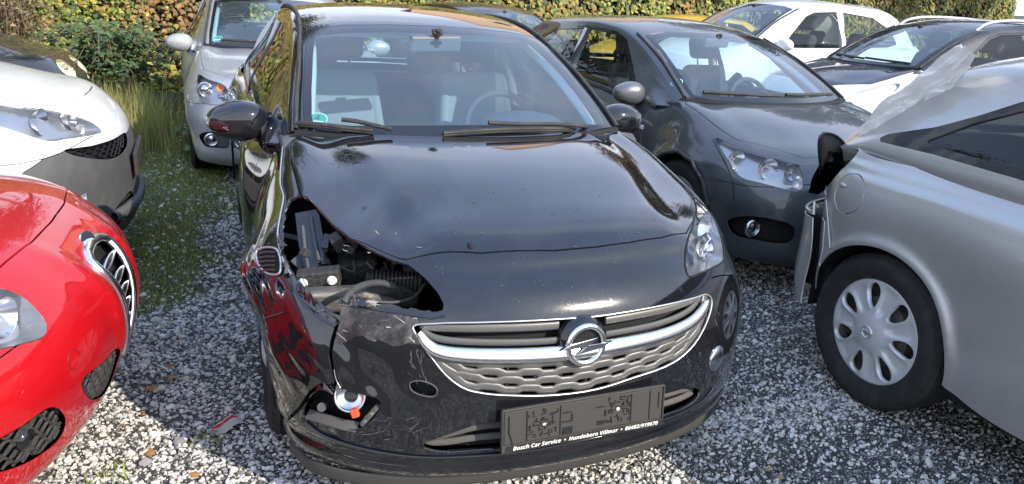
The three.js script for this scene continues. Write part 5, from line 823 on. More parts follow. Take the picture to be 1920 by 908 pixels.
// ---- dark grey saloon beside the hatchback
const cruzeSpec = remap({ x: 1.03, wb: 2.685, R: 0.325, z: [[0.90, 1.02], [0.82, 0.94], [0, 0], [-0.16, -0.10], [-0.9, -0.98], [-1.6, -1.75], [-2.51, -2.685], [-2.72, -3.0], [-3.2, -3.65]], y: [[0, 0], [0.2, 0.2], [0.60, 0.58], [0.845, 0.80], [1.015, 0.975], [1.48, 1.475]] });
buildCar({ name: 'grey_saloon', label: 'dark grey saloon with scraped front wheel arch parked beside the black hatchback', spec: cruzeSpec, xs: 1.03, at: [2.62, 0, -1.33], yaw: 0.03, paint: PAINT.grey, step: 0.02, mirrorPaint: PAINT.shellGrey, sideGlass: MAT.glass, warp: flare(cruzeSpec, 0.012),
  lamps: [{ pix: [[1340, 258], [1368, 270], [1420, 290], [1497, 312], [1505, 335], [1503, 358], [1440, 347], [1385, 330], [1370, 310], [1355, 285]], depth: 0.08, bowls: [[-0.13, -0.015, 0.02, 0.055], [-0.04, -0.005, 0.0, 0.058], [0.05, 0.01, -0.05, 0.052], [0.12, 0.03, 0, 0.035, 'ball']] },
    { kind: 'recess', name: 'fog_recess', pix: [[1365, 414], [1400, 406], [1450, 412], [1486, 424], [1490, 440], [1478, 455], [1420, 450], [1375, 438]], depth: 0.05, after: (C, H, r) => { const c = centre(H); mesh('fog_lamp', join([xf(new THREE.TorusGeometry(0.045, 0.012, 8, 28), [c[0], c[1], c[2] - 0.01]), ball(0.042, [c[0], c[1], c[2] - 0.025], [1, 1, 0.5])]), MAT.reflector, r); } }],
  first: C => {
    const g = C.takeB(polyFn([[-0.44, 0.70], [0.44, 0.70], [0.40, 0.58], [-0.40, 0.58]], frontView, p => p[2] > 0.5), 0.002), g2 = C.takeB(polyFn([[-0.42, 0.54], [0.42, 0.54], [0.34, 0.30], [-0.34, 0.30]], frontView, p => p[2] > 0.5), 0.002);
    for (const H of [g, g2]) { const b = mesh('grille', geoOf(flange(offset(H, -0.05), -0.05)), MAT.black, C.root); grilleBars(C, H, b, { dy: 0.035, dx: 0.05, r: 0.005 }); }
    const q = C.path([[1338, 262], [1352, 290], [1366, 318], [1374, 340], [1377, 375]], 0.002); if (q.length > 2) mesh('wing_gap', tube(q, 0.003, 5), MAT.black, C.root);
  },
  late: C => {
    const R = rng(6), P = []; for (let a = 0.35; a < 2.6; a += 0.14) { const y = 0.325 + 0.375 * Math.sin(a), z = 0.375 * Math.cos(a), h = castMesh(C.B0, [-1.5, y, z], [1, 0, 0]); if (h) P.push([h.p[0] - 0.004 - 0.014 * R(), y - 0.012 * R(), z]); } if (P.length > 4) mesh('torn_arch_lip', tube(P, 0.012, 6), MAT.plastic, C.root);
    const i = C.on(1203, 238, 0.004); if (i) { const m = mesh('side_indicator', rbox(0.012, 0.028, 0.05, 0.005), MAT.whitePlastic, C.root); m.position.set(...i); }
    emissionsBadge(C, 1269, 154);
    const l = C.path([[1205, 232], [1215, 205], [1225, 180]], 0.002); if (l.length > 2) mesh('door_gap', tube(l, 0.003, 5), MAT.black, C.root);
  },
});
// ---- silver hatchback, tail towards the saloon
const corsaDSpec = remap({ x: 0.985, wb: 2.511, R: 0.326, z: [[0.82, 0.78], [0, 0], [-1, -1], [-2.51, -2.511], [-2.8, -2.83], [-2.9, -2.965], [-3.2, -3.24]], y: [[0, 0], [0.2, 0.26], [1.0, 1.0], [1.48, 1.488]] });
const silverC = buildCar({ name: 'silver_hatchback', label: 'silver three door hatchback with its rear lamp torn out', spec: corsaDSpec, xs: 0.985, at: [2.225, 0, 3.05], yaw: -0.04, paint: PAINT.silver, step: 0.014, rim: 'cover', spokes: 7, badge: true, sideGlass: MAT.deepTint, surMat: MAT.plastic, rimR: 0.232, wheelRoll: 0.2,
  warp: (p, n) => { const q = flare(corsaDSpec, 0.020, 0.03, 0.04)(p, n); let [x, y, z] = q; if (Math.abs(x) > 0.5 && z < 0) { x *= 1 - 0.016 * sstep(0.925, 0.945, y) - 0.012 * sstep(0.965, 0.985, y); const dent = Math.exp(-(((z + 2.25) / 0.3) ** 2) - (((y - 0.62) / 0.12) ** 2)); x *= 1 - 0.014 * dent * (x < 0 ? 1 : 0); } return [x, y, z]; },
  doors: [[[-0.50, 0.25], [-0.47, 0.6], [-0.50, 0.93], [-0.62, 1.02], [-1.2, 1.02], [-1.66, 1.05], [-1.74, 0.9], [-1.72, 0.28]]],
  wins: [[[-0.66, 0.985], [-0.80, 1.10], [-1.08, 1.30], [-1.22, 1.345], [-1.64, 1.365], [-1.70, 1.03], [-1.0, 0.985]], [[-2.56, 1.105], [-2.43, 1.195], [-2.28, 1.265], [-2.0, 1.34], [-1.75, 1.362], [-1.74, 1.07], [-2.14, 1.092], [-2.46, 1.098]]],
  surround: [[-0.60, 0.965], [-0.78, 1.115], [-1.06, 1.325], [-1.22, 1.37], [-1.6, 1.385], [-2.0, 1.365], [-2.30, 1.295], [-2.43, 1.225], [-2.56, 1.16], [-2.66, 1.125], [-2.73, 1.10], [-2.755, 1.08], [-2.74, 1.066], [-2.49, 1.07], [-2.14, 1.062], [-1.7, 1.03], [-1.0, 0.965]],
  late: C => {
    const circ = []; for (let a = 0; a < 6.28; a += 0.2) circ.push([-2.755 + 0.083 * Math.cos(a), 0.85 + 0.083 * Math.sin(a)]);
    const fl = C.takeB(polyFn(circ, sideView, p => p[0] < -0.5), 0.002), f = C.part('fuel_flap', fl, PAINT.silver, 0.01); const t = C.on(1582, 348, 0.004); if (t) { const m = mesh('flap_grip', ball(0.014, [0, 0, 0], [0.5, 0.8, 1.3]), PAINT.silver, f); m.position.set(...t); }
    const lampPix = [[1541, 258], [1549, 252], [1570, 257], [1589, 275], [1612, 281], [1596, 301], [1574, 323], [1557, 344], [1548, 352], [1543, 342], [1539, 305]]; const hits = C.trace(lampPix); 
    const pr = p => [p[2] * 0.9 + p[0] * 0.43, p[1]]; if (hits.length > 4) { const M = C.takeB(polyFn(hits.map(h => pr(h.p)), pr, p => p[0] < -0.4 && p[2] < -2.5), 0.001); const r = mesh('lamp_cavity', geoOf(flange(offset(M, -0.045), -0.045)), MAT.black, C.root, 'empty black rear lamp cavity'); const c = centre(M); for (const [dy, dz, s] of [[0.02, 0.01, 0.03], [-0.02, 0.015, 0.024], [-0.05, 0.02, 0.018]]) mesh('bulb_socket', join([cyl(s, s * 0.8, 0.03, [c[0] - 0.0, c[1] + dy, c[2] + dz], [0, 0, Math.PI / 2], 16), xf(new THREE.TorusGeometry(s, 0.004, 6, 20), [c[0] - 0.012, c[1] + dy, c[2] + dz], [0, Math.PI / 2, 0])]), MAT.plastic, r); }
    C.takeB(p => p[0] > -0.3 ? 1 : Math.max(p[2] + 2.945, 0.72 - p[1]), 0);
    // black lamp housing standing proud at the corner
    const hp = [[1537, 300], [1537, 258], [1546, 250], [1566, 253], [1584, 270], [1590, 292], [1572, 320], [1556, 340], [1545, 348]].map(q => C.at(q[0], q[1], -3.0)); const c0 = [0, 1, 2].map(k => hp.reduce((s, p) => s + p[k], 0) / hp.length); const pos = [...hp.flat(), ...c0, ...hp.flatMap(p => [p[0] + 0.03, p[1], p[2] - 0.04])], ix = [], n = hp.length; for (let i = 0; i < n; i++) { const j = (i + 1) % n; ix.push(n, i, j, i, n + 1 + i, j, j, n + 1 + i, n + 1 + j); } const hg = new THREE.BufferGeometry(); hg.setAttribute('position', new THREE.Float32BufferAttribute(pos, 3)); hg.setIndex(ix); hg.computeVertexNormals(); mesh('lamp_housing', hg, MAT.plastic, C.root, 'broken black rear lamp housing');
    mesh('lamp_rim', tube(hp.map(p => [p[0] - 0.003, p[1], p[2] + 0.004]), 0.005, 6, 60, true), MAT.gloss, C.root);
    const e = C.path([[1549, 356], [1553, 385], [1556, 420], [1559, 465]], 0.006); if (e.length > 2) mesh('torn_edge', tube(e, 0.0025, 6), MAT.trim, C.root);
    const rb = C.takeB(p => Math.max(p[2] + 2.86 + 0.25 * (p[1] - 0.66), p[1] - 0.70), 0.006); C.part('rear_bumper', rb, PAINT.silver, 0.006); mesh('bumper_core', rbox(0.34, 0.34, 0.22, 0.02, [-0.62, 0.53, -2.95]), MAT.black, C.root);
    const ca = C.path([[1790, 148], [1812, 133], [1835, 119], [1856, 106]], 0.003, C.G0); if (ca.length > 2) mesh('tailgate_gap', tube(ca, 0.008, 6), MAT.black, C.root);
  },
});
{ // plastic sheet taped over the open tail
  const L = [[1800, 92], [1766, 120], [1725, 148], [1688, 180], [1650, 208], [1622, 238], [1608, 264]], Rr = [[1828, 118], [1806, 156], [1782, 184], [1758, 206], [1738, 234], [1702, 258], [1662, 290]], Z = [-2.60, -2.66, -2.72, -2.78, -2.83, -2.88, -2.92];
  const c1 = new THREE.CatmullRomCurve3(L.map((q, i) => V(...silverC.at(q[0], q[1], Z[i] - 0.02)))), c2 = new THREE.CatmullRomCurve3(Rr.map((q, i) => V(...silverC.at(q[0], q[1], Z[i] + 0.06)))), nu = 70, nv = 26, pos = [], idx = [];
  for (let i = 0; i <= nu; i++) for (let j = 0; j <= nv; j++) { const u = i / nu, v = j / nv, w = V(0, 0, 0).copy(c1.getPoint(u)).lerp(c2.getPoint(u), v); const k = 0.045 * (fbm(u * 6 + v * 4, v * 6 - u * 3, 4, 91) - 0.5) * 2 + 0.022 * Math.abs(Math.sin(v * 9 + u * 5 + 3 * fbm(u * 4, v * 4, 3, 92))) ; w.add(V(-0.6, 0.5, 0.45).multiplyScalar(k + 0.03)); if (i > nu * 0.62 && j > nv * 0.6) w.y -= 0.02 * fbm(v * 9, u * 5, 2, 93); pos.push(w.x, w.y, w.z); }
  for (let i = 0; i < nu; i++) for (let j = 0; j < nv; j++) { const a = i * (nv + 1) + j; idx.push(a, a + 1, a + nv + 1, a + 1, a + nv + 2, a + nv + 1); }
  const g = new THREE.BufferGeometry(); g.setAttribute('position', new THREE.Float32BufferAttribute(pos, 3)); g.setIndex(idx); g.computeVertexNormals(); g.applyMatrix4(silverC.root.matrixWorld);
  single('plastic_sheet', g, new THREE.MeshPhysicalMaterial({ color: RGB(0.90, 0.90, 0.89), roughness: 0.55, transmission: 0.05, thickness: 0, side: THREE.DoubleSide }), 'crumpled translucent white plastic sheet hanging over the silver hatchback tail', 'plastic sheet');
}
// ---- red car nosing in from the other row
const redSpec = remap({ x: 1.035, wb: 2.634, R: 0.32, z: [[0.82, 0.92], [0, 0], [-0.16, -0.2], [-0.9, -1.0], [-2.51, -2.634], [-3.2, -3.42]], y: [[0, 0], [0.2, 0.2], [0.845, 0.80], [1.015, 0.97], [1.48, 1.465]] });
redSpec.front.slice(0, 4).forEach((r, i) => { r.z -= [0.10, 0.085, 0.05, 0.015][i]; r.f = [0.86, 0.88, 0.92, 0.97][i]; r.y += [0.035, 0.03, 0.015, 0][i]; });
buildCar({ name: 'red_car', label: 'glossy red car with tall chrome-framed shield grille', spec: redSpec, xs: 1.035, at: [-2.17, 0, -0.07], yaw: 1.52, paint: PAINT.red, step: 0.014,
  warp: (p, n) => { let [x, y, z] = p; if (z > 0.5) { const ax = Math.abs(x); const b = Math.exp(-(((ax - (0.13 + (y - 0.4) * 0.25)) / 0.05) ** 2)) * sstep(0.36, 0.46, y) * sstep(0.86, 0.72, y); z += 0.014 * b; } return [x, y, z]; },
  lamps: [{ pix: [[-30, 536], [5, 541], [40, 554], [70, 582], [88, 610], [84, 630], [40, 645], [0, 655], [-30, 660]], depth: 0.07, bowls: [[-0.02, 0.0, 0.02, 0.05], [0.09, 0.0, -0.07, 0.05]] },
    { kind: 'recess', name: 'side_intake', pix: [[152, 716], [190, 682], [225, 655], [228, 690], [205, 722], [172, 750]], depth: 0.035, after: (C, H, r) => grilleBars(C, H, r, { dy: 0.022, r: 0.005, wave: 0.006, per: 0.04, dx: 0.028, lean: 0.6, name: 'mesh_bar' }) },
    { kind: 'recess', name: 'fog_intake', pix: [[-30, 845], [40, 800], [95, 764], [123, 790], [113, 820], [62, 862], [0, 886], [-30, 890]], depth: 0.04, after: (C, H, r) => { grilleBars(C, H, r, { dy: 0.024, r: 0.005, wave: 0.006, per: 0.045, dx: 0.032, lean: 0.6, name: 'mesh_bar' }); const c = centre(H); mesh('fog_lamp', join([ball(0.034, [c[0], c[1] + 0.015, c[2] - 0.01], [1, 1, 0.8])]), MAT.gloss, r); } }],
  first: C => {
    const sh = [[-0.118, 0.71], [0.118, 0.71], [0.112, 0.64], [0.09, 0.53], [0.05, 0.42], [0, 0.35], [-0.05, 0.42], [-0.09, 0.53], [-0.112, 0.64]], pl = smooth2(sh, 4), H = C.takeB(polyFn(pl, frontView, p => p[2] > 0.5), 0);
    const b = mesh('shield_grille', geoOf(flange(offset(H, -0.04), -0.04)), MAT.black, C.root); const fr = pl.map(q => castMesh(C.B0, [q[0], q[1], 3], [0, 0, -1])).filter(h => h); mesh('shield_frame', ribbon(fr.map(h => V(...h.p)), fr.map(h => V(...h.n)), 0.017, 0.012, true), MAT.chrome, b);
    for (let k = 0; k < 6; k++) { const y = 0.665 - k * 0.050, w = 0.10 * (1 - k * 0.13); const pts = []; for (let x = -w; x <= w + 1e-6; x += w / 6) { const h = castMesh(C.B0, [x, y, 3], [0, 0, -1]); if (h) pts.push(V(x, y, h.p[2] - 0.012)); } if (pts.length > 3) mesh('shield_bar', ribbon(pts, pts.map(() => V(0, 0.2, 1).normalize()), pts.map((p, i) => 0.006 + 0.010 * Math.sin(Math.PI * (i + 0.5) / pts.length)), 0.008), MAT.reflector, b); }
    const e = castMesh(C.B0, [0, 0.735, 3], [0, 0, -1]); if (e) { const m = mesh('badge', cyl(0.036, 0.036, 0.008, [0, 0, 0], [Math.PI / 2, 0, 0], 32), MAT.chrome, C.root); m.position.set(...e.p); m.lookAt(m.position.clone().add(V(...e.n).applyQuaternion(C.root.quaternion))); }
    const h = C.hit(139, 675); if (h) { const c = []; const t = V(...h.n), u = V(0, 1, 0).cross(t).normalize(), v = t.clone().cross(u); for (let a = 0; a < 6.28; a += 0.3) { const q = V(...h.p).addScaledVector(u, 0.026 * Math.cos(a)).addScaledVector(v, 0.026 * Math.sin(a)).addScaledVector(t, -0.0005); c.push(q.toArray()); } mesh('tow_cover', tube(c, 0.0014, 5, 60, true), new THREE.MeshStandardMaterial({ color: RGB(0.2, 0.004, 0.006), roughness: 0.5 }), C.root); }
  },
});
// ---- white car with grey lower cladding
const whiteSpec = remap({ x: 1.02, wb: 2.55, R: 0.33, z: [[0.82, 0.86], [0, 0], [-0.16, -0.2], [-2.51, -2.55], [-3.2, -3.4]], y: [[0, 0], [0.2, 0.24], [0.47, 0.55], [0.845, 0.93], [1.015, 1.10], [1.48, 1.65]] });
buildCar({ name: 'white_crossover', label: 'white crossover with grey plastic lower bumper', spec: whiteSpec, xs: 1.02, at: [-2.26, 0, -2.12], yaw: 1.6, paint: PAINT.white, step: 0.017,
  lamps: [{ pix: [[-20, 192], [50, 200], [120, 212], [175, 231], [191, 245], [180, 251], [120, 261], [92, 265], [40, 250], [-20, 226]], depth: 0.07, bowls: [[0.0, 0, 0.03, 0.062], [-0.13, -0.005, 0.07, 0.05], [0.13, 0.005, -0.06, 0.055], [0.24, 0.01, 0, 0.045]], bars: [] },
    { kind: 'recess', name: 'upper_grille', pix: [[118, 282], [160, 276], [205, 264], [236, 250], [238, 268], [228, 288], [205, 298], [165, 296], [135, 290]], depth: 0.03, after: (C, H, r) => grilleBars(C, H, r, { dy: 0.018, r: 0.004, wave: 0.004, per: 0.06, name: 'grille_bar', mat: MAT.gloss }) },
    { kind: 'recess', name: 'lower_intake', pix: [[205, 412], [225, 380], [246, 358], [250, 372], [238, 398], [216, 424]], depth: 0.03, after: (C, H, r) => grilleBars(C, H, r, { dy: 0.03, r: 0.005, name: 'grille_bar' }) }],
  bumper: (C, bump) => {
    const hs = C.trace([[20, 342], [45, 322], [95, 283], [130, 279], [170, 274], [215, 262], [238, 247]]).map(h => [Math.abs(h.p[0]), h.p[1]]).sort((a, b) => a[0] - b[0]); const yb = x => { if (x <= hs[0][0]) return hs[0][1]; for (let i = 0; i < hs.length - 1; i++) if (x <= hs[i + 1][0]) return lerp(hs[i][1], hs[i + 1][1], (x - hs[i][0]) / (hs[i + 1][0] - hs[i][0])); return hs[hs.length - 1][1]; };
    const r = cut(bump, p => p[1] - yb(Math.abs(p[0])), 0.0015); C.part('lower_bumper', r.inside, MAT.greyPlastic, 0.012, 'grey plastic lower bumper'); C.part('bumper', r.outside, PAINT.white, 0.012);
    const e = castMesh(C.B0, [0, 0.56, 3], [0, 0, -1]); const m = mesh('plate_holder', join([rbox(0.53, 0.13, 0.02, 0.006, [0, 0, 0.01]), rbox(0.50, 0.10, 0.006, 0.002, [0, 0.01, 0.02])]), MAT.plastic, C.root); m.position.set(0, 0.57, (e ? e.p[2] : 0.86) + 0.005); const q = []; for (let x = -0.55; x <= 0.551; x += 0.05) { const h = castMesh(C.B0, [x, 0.36, 3], [0, 0, -1]); if (h) q.push(h); } mesh('skid_lip', ribbon(q.map(h => V(...h.p)), q.map(h => V(...h.n)), 0.03, 0.03), MAT.greyPlastic, C.root);
  },
});
// ---- dark car with a broken nose behind it
const darkSpec = remap({ x: 1.03, wb: 2.6, R: 0.31, z: [[0.82, 0.86], [0, 0], [-0.16, -0.2], [-2.51, -2.55], [-3.2, -3.4]], y: [[0, 0], [0.2, 0.22], [0.845, 0.86], [1.015, 1.05], [1.48, 1.55]] });
buildCar({ name: 'dark_broken_car', label: 'dark grey car with cream headlight and broken nose behind the white crossover', spec: darkSpec, xs: 1.03, at: [-2.85, 0, -5.05], yaw: 1.5, paint: PAINT.coal, step: 0.025,
  lamps: [{ pix: [[104, 113], [120, 114], [142, 122], [160, 134], [168, 147], [150, 149], [130, 144], [112, 130]], depth: 0.05, base: new THREE.MeshStandardMaterial({ color: RGB(0.8, 0.74, 0.55), roughness: 0.4 }), bowls: [[0, 0, 0.0, 0.05]] }],
  late: C => { const R = rng(12), g = []; for (let i = 0; i < 26; i++) { const p = C.on(172 + R() * 24, 118 + R() * 46, 0.01 + 0.03 * R()); if (p) g.push(rbox(0.03 + 0.08 * R(), 0.02 + 0.06 * R(), 0.012, 0.003, p, [R() * 3, R() * 3, R() * 3])); } if (g.length) { const m = mesh('broken_plastic', join(g), MAT.plastic, C.root); m.userData.kind = 'stuff'; } } });
// ---- silver car in front of the hedge
const insSpec = remap({ x: 1.05, wb: 2.73, R: 0.33, z: [[0.82, 0.94], [0, 0], [-0.16, -0.2], [-0.9, -1.05], [-2.51, -2.73], [-3.2, -3.8]], y: [[0, 0], [0.2, 0.2], [0.845, 0.84], [1.015, 1.0], [1.48, 1.50]] });
buildCar({ name: 'silver_car', label: 'silver car parked in front of the ivy hedge behind the black hatchback', spec: insSpec, xs: 1.05, at: [-0.28, 0, -4.3], yaw: 0.03, paint: PAINT.silver2, step: 0.02, late: C => emissionsBadge(C, 408, 72),
  lamps: [{ pix: [[369, 140], [390, 149], [420, 160], [428, 175], [428, 193], [398, 197], [373, 188], [367, 165]], depth: 0.07, bowls: [[0.03, 0.0, 0.01, 0.062, 'ball'], [-0.08, 0.03, 0.05, 0.026, 'amber'], [-0.09, -0.03, 0.05, 0.035]] },
    { kind: 'recess', name: 'fog_recess', pix: [[373, 255], [385, 248], [415, 250], [428, 258], [428, 276], [405, 277], [382, 272]], depth: 0.03, mat: MAT.greyPlastic, after: (C, H, r) => { const c = centre(H); mesh('fog_lamp', join([xf(new THREE.TorusGeometry(0.045, 0.01, 8, 28), [c[0], c[1], c[2]]), ball(0.04, [c[0], c[1], c[2] - 0.015], [1, 1, 0.5])]), MAT.reflector, r); } }] });
// ---- white estate with dark bonnet, and the row behind it
const rails = S => C => { for (const s of [1, -1]) { const q = [[-1.0, -0.012], [-1.08, 0.03], [-1.3, 0.045], [-2.2, 0.05], [-2.6, 0.04], [-2.7, 0.0]].map(([z, d]) => { const zz = S.mz(z), h = castMesh(C.G0, [s * S.mx(0.53), 4, zz], [0, -1, 0]); return h ? [h.p[0], h.p[1] + d, zz] : null; }).filter(a => a); if (q.length > 3) mesh('roof_rail', tube(q, 0.018, 8, 40), PAINT.silver2, C.root); } };
const w2Spec = remap({ x: 1.0, wb: 2.54, R: 0.31, z: [[0.82, 0.82], [0, 0], [-0.16, -0.12], [-2.51, -2.54], [-3.2, -3.35]], y: [[0, 0], [0.2, 0.2], [0.845, 0.84], [1.015, 1.02], [1.48, 1.53]] });
buildCar({ name: 'white_estate', label: 'white estate car with dark blue bonnet and roof rails', spec: w2Spec, xs: 1.0, at: [5.21, 0.1, -3.49], yaw: -1.70, paint: PAINT.white, hoodPaint: PAINT.navy, roofPaint: PAINT.navy, step: 0.025, sideGlass: MAT.glass, late: rails(w2Spec),
  lamps: [{ pix: [[1590, 180], [1640, 163], [1688, 157], [1676, 174], [1622, 191]], al: 0.6, depth: 0.06, base: MAT.lampBase, bowls: [] }] });
const w3Spec = remap({ x: 1.0, wb: 2.6, R: 0.31, z: [[0.82, 0.84], [0, 0], [-0.16, -0.1], [-2.51, -2.6], [-3.2, -3.4]], y: [[0, 0], [0.2, 0.2], [0.845, 0.88], [1.015, 1.06], [1.48, 1.62]] });
buildCar({ name: 'white_minivan', label: 'white minivan standing behind the estate car with roof rails', spec: w3Spec, xs: 1.0, at: [4.84, 0.15, -5.6], yaw: -1.52, paint: PAINT.white, step: 0.03, sideGlass: MAT.glass, surMat: PAINT.white });
buildCar({ name: 'black_hatchback', label: 'black hatchback in front of the yellow leaved hedge, mostly hidden by the grey saloon', spec: HERO2(), xs: 1, at: [2.9, 0, -6.4], yaw: 0.15, paint: PAINT.coal, step: 0.03, sideGlass: MAT.glass });
buildCar({ name: 'yellow_car', label: 'yellow car showing only its roof', spec: HERO2(), xs: 1, at: [5.3, 0.0, -8.0], yaw: -1.2, paint: PAINT.yellow, step: 0.03 });
// ---------------------------------------------------------------- ground
const gh = (x, z) => 0.030 * Math.max(0, x - 3.4) * sstep(0.5, -2.5, z) + 0.012 * (fbm(x * 1.3 + 9, z * 1.3, 3, 41) - 0.5) * 2 * sstep(0.2, 0.9, Math.abs(x)) - 0.004;
// tone of yard base and stones, patchy and darker towards the right; moss cover
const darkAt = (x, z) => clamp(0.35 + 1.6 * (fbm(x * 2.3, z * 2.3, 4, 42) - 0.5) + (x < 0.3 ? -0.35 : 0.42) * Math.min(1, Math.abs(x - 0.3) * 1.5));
const mossAt = (x, z) => clamp(sstep(0.46, 0.66, fbm(x * 1.6 + 3, z * 1.6, 4, 43) + 0.34 * Math.exp(-(((x + 1.32) / 0.36) ** 2) - (((z + 2.7) / 1.5) ** 2)) + 0.3 * sstep(-4.6, -6.2, z) - 0.2 * sstep(-1.4, -0.6, z) - 0.3 * sstep(-0.6, 0.3, x)));
{
  const axis = (n, near, far) => { const a = []; for (let i = -n; i <= n; i++) { const t = i / n; a.push(Math.sign(t) * (near * Math.abs(t) + (far - near) * Math.pow(Math.abs(t), 7))); } return a; };
  const X = axis(170, 9, 150), Z = axis(170, 9, 150), pos = [], uv = [], col = [], idx = [];
  for (const z of Z) for (const x of X) {
    pos.push(x, gh(x, z), z); uv.push(x, z);
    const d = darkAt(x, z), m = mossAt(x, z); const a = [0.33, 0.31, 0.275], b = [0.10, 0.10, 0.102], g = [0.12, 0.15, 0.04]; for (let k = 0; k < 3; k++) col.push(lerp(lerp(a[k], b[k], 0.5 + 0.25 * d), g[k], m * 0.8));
  }
  const W = X.length; for (let j = 0; j < Z.length - 1; j++) for (let i = 0; i < W - 1; i++) { const a = j * W + i; idx.push(a, a + W, a + 1, a + 1, a + W, a + W + 1); }
  const g = new THREE.BufferGeometry(); g.setAttribute('position', new THREE.Float32BufferAttribute(pos, 3)); g.setAttribute('uv', new THREE.Float32BufferAttribute(uv, 2)); g.setAttribute('color', new THREE.Float32BufferAttribute(col, 3)); g.setIndex(idx); g.computeVertexNormals();
  // crushed grit: cells of mixed tone
  const S = 1024, cells = 110; const grit = (u, v) => { const x = u * cells, y = v * cells, xi = Math.floor(x), yi = Math.floor(y); let d1 = 9, d2 = 9, id = 0; for (let a = -1; a <= 1; a++) for (let b = -1; b <= 1; b++) { const cx = ((xi + a) % cells + cells) % cells, cy = ((yi + b) % cells + cells) % cells, px = xi + a + hash2(cx, cy, 51), py = yi + b + hash2(cx, cy, 52), d = Math.hypot(x - px, y - py); if (d < d1) { d2 = d1; d1 = d; id = hash2(cx, cy, 53); } else if (d < d2) d2 = d; } return [d1, d2, id]; };
  const cache = new Float32Array(S * S * 2); for (let j = 0; j < S; j++) for (let i = 0; i < S; i++) { const [a, b, c] = grit(i / S, j / S); cache[(j * S + i) * 2] = sstep(0.02, 0.25, b - a); cache[(j * S + i) * 2 + 1] = c; }
  const map = tex(S, S, (u, v, i, j) => { const e = cache[(j * S + i) * 2], c = cache[(j * S + i) * 2 + 1], f = fbm(u * 7, v * 7, 4, 54, 7); const t = (0.55 + 0.45 * c) * (0.8 + 0.35 * f) * (0.72 + 0.28 * e); const w = c > 0.93 ? 1.25 : 1; return [t * w, t * w * 0.985, t * w * 0.96]; }, true, 0.9);
  const bump = tex(S, S, (u, v, i, j) => { const h = cache[(j * S + i) * 2] * (0.4 + 0.6 * cache[(j * S + i) * 2 + 1]); return [h, h, h]; }, false, 0.9);
  structure('ground', g, new THREE.MeshStandardMaterial({ map, vertexColors: true, roughness: 0.95, bumpMap: bump, bumpScale: 0.006 }));
}
// loose chippings
{
  const R = rng(901), M4 = new THREE.Matrix4(), Q = new THREE.Quaternion(), E = new THREE.Euler();
  const zones = [ // x0 x1 z0 z1 per m2 size
    [-2.0, -0.62, -1.4, 1.5, 9500, 1.0], [-2.6, -0.7, -4.2, -1.4, 4200, 1.15], [-2.6, -0.6, -7.4, -4.2, 900, 1.35], [-0.62, 2.3, 0.40, 1.7, 9000, 1.0], [0.55, 2.4, -1.9, 0.62, 8000, 1.0], [0.3, 0.9, -4, -1.5, 600, 1.2]];
  const items = [[], [], []];
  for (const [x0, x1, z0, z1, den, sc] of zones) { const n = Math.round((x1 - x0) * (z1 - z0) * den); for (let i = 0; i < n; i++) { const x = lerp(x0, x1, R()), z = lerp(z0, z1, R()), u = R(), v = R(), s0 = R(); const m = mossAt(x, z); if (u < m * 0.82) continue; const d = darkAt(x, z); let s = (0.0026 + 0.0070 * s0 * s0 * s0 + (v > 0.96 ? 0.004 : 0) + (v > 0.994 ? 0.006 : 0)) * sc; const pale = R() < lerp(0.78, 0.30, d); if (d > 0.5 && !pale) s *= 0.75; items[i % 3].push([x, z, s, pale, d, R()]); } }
  const variants = [0, 1, 2].map(k => { const g = new THREE.IcosahedronGeometry(1, 1), p = g.attributes.position; for (let i = 0; i < p.count; i++) { const x = p.getX(i), y = p.getY(i), z = p.getZ(i), q = 0.78 + 0.5 * (vnoise(x * 1.5 + k * 7 + 10, y * 1.5 + z * 1.3 + 20, 60 + k) - 0.2); const c = Math.max(Math.abs(x * 0.9 + y * 0.3), Math.abs(y * 0.95 - z * 0.2), Math.abs(z * 0.9 + x * 0.25)); const b = 0.78 / Math.max(0.6, c); const f = q * (0.4 + 0.6 * b); p.setXYZ(i, x * f * 1.15, y * f * 0.72, z * f); } g.computeVertexNormals(); return g; });
  const c = new THREE.Color();
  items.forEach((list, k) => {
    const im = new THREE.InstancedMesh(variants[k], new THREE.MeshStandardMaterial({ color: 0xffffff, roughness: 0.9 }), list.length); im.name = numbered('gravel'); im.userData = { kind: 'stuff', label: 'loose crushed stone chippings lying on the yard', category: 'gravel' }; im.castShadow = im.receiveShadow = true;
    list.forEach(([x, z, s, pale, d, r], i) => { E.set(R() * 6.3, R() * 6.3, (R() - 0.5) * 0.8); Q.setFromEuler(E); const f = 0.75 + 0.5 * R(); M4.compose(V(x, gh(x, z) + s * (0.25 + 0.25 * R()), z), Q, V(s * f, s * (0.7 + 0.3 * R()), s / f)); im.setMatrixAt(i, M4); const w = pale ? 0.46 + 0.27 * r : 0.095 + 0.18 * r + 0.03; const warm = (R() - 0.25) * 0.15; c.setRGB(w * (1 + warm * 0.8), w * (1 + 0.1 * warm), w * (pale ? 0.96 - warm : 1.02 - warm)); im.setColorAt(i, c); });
    scene.add(im);
  });
}
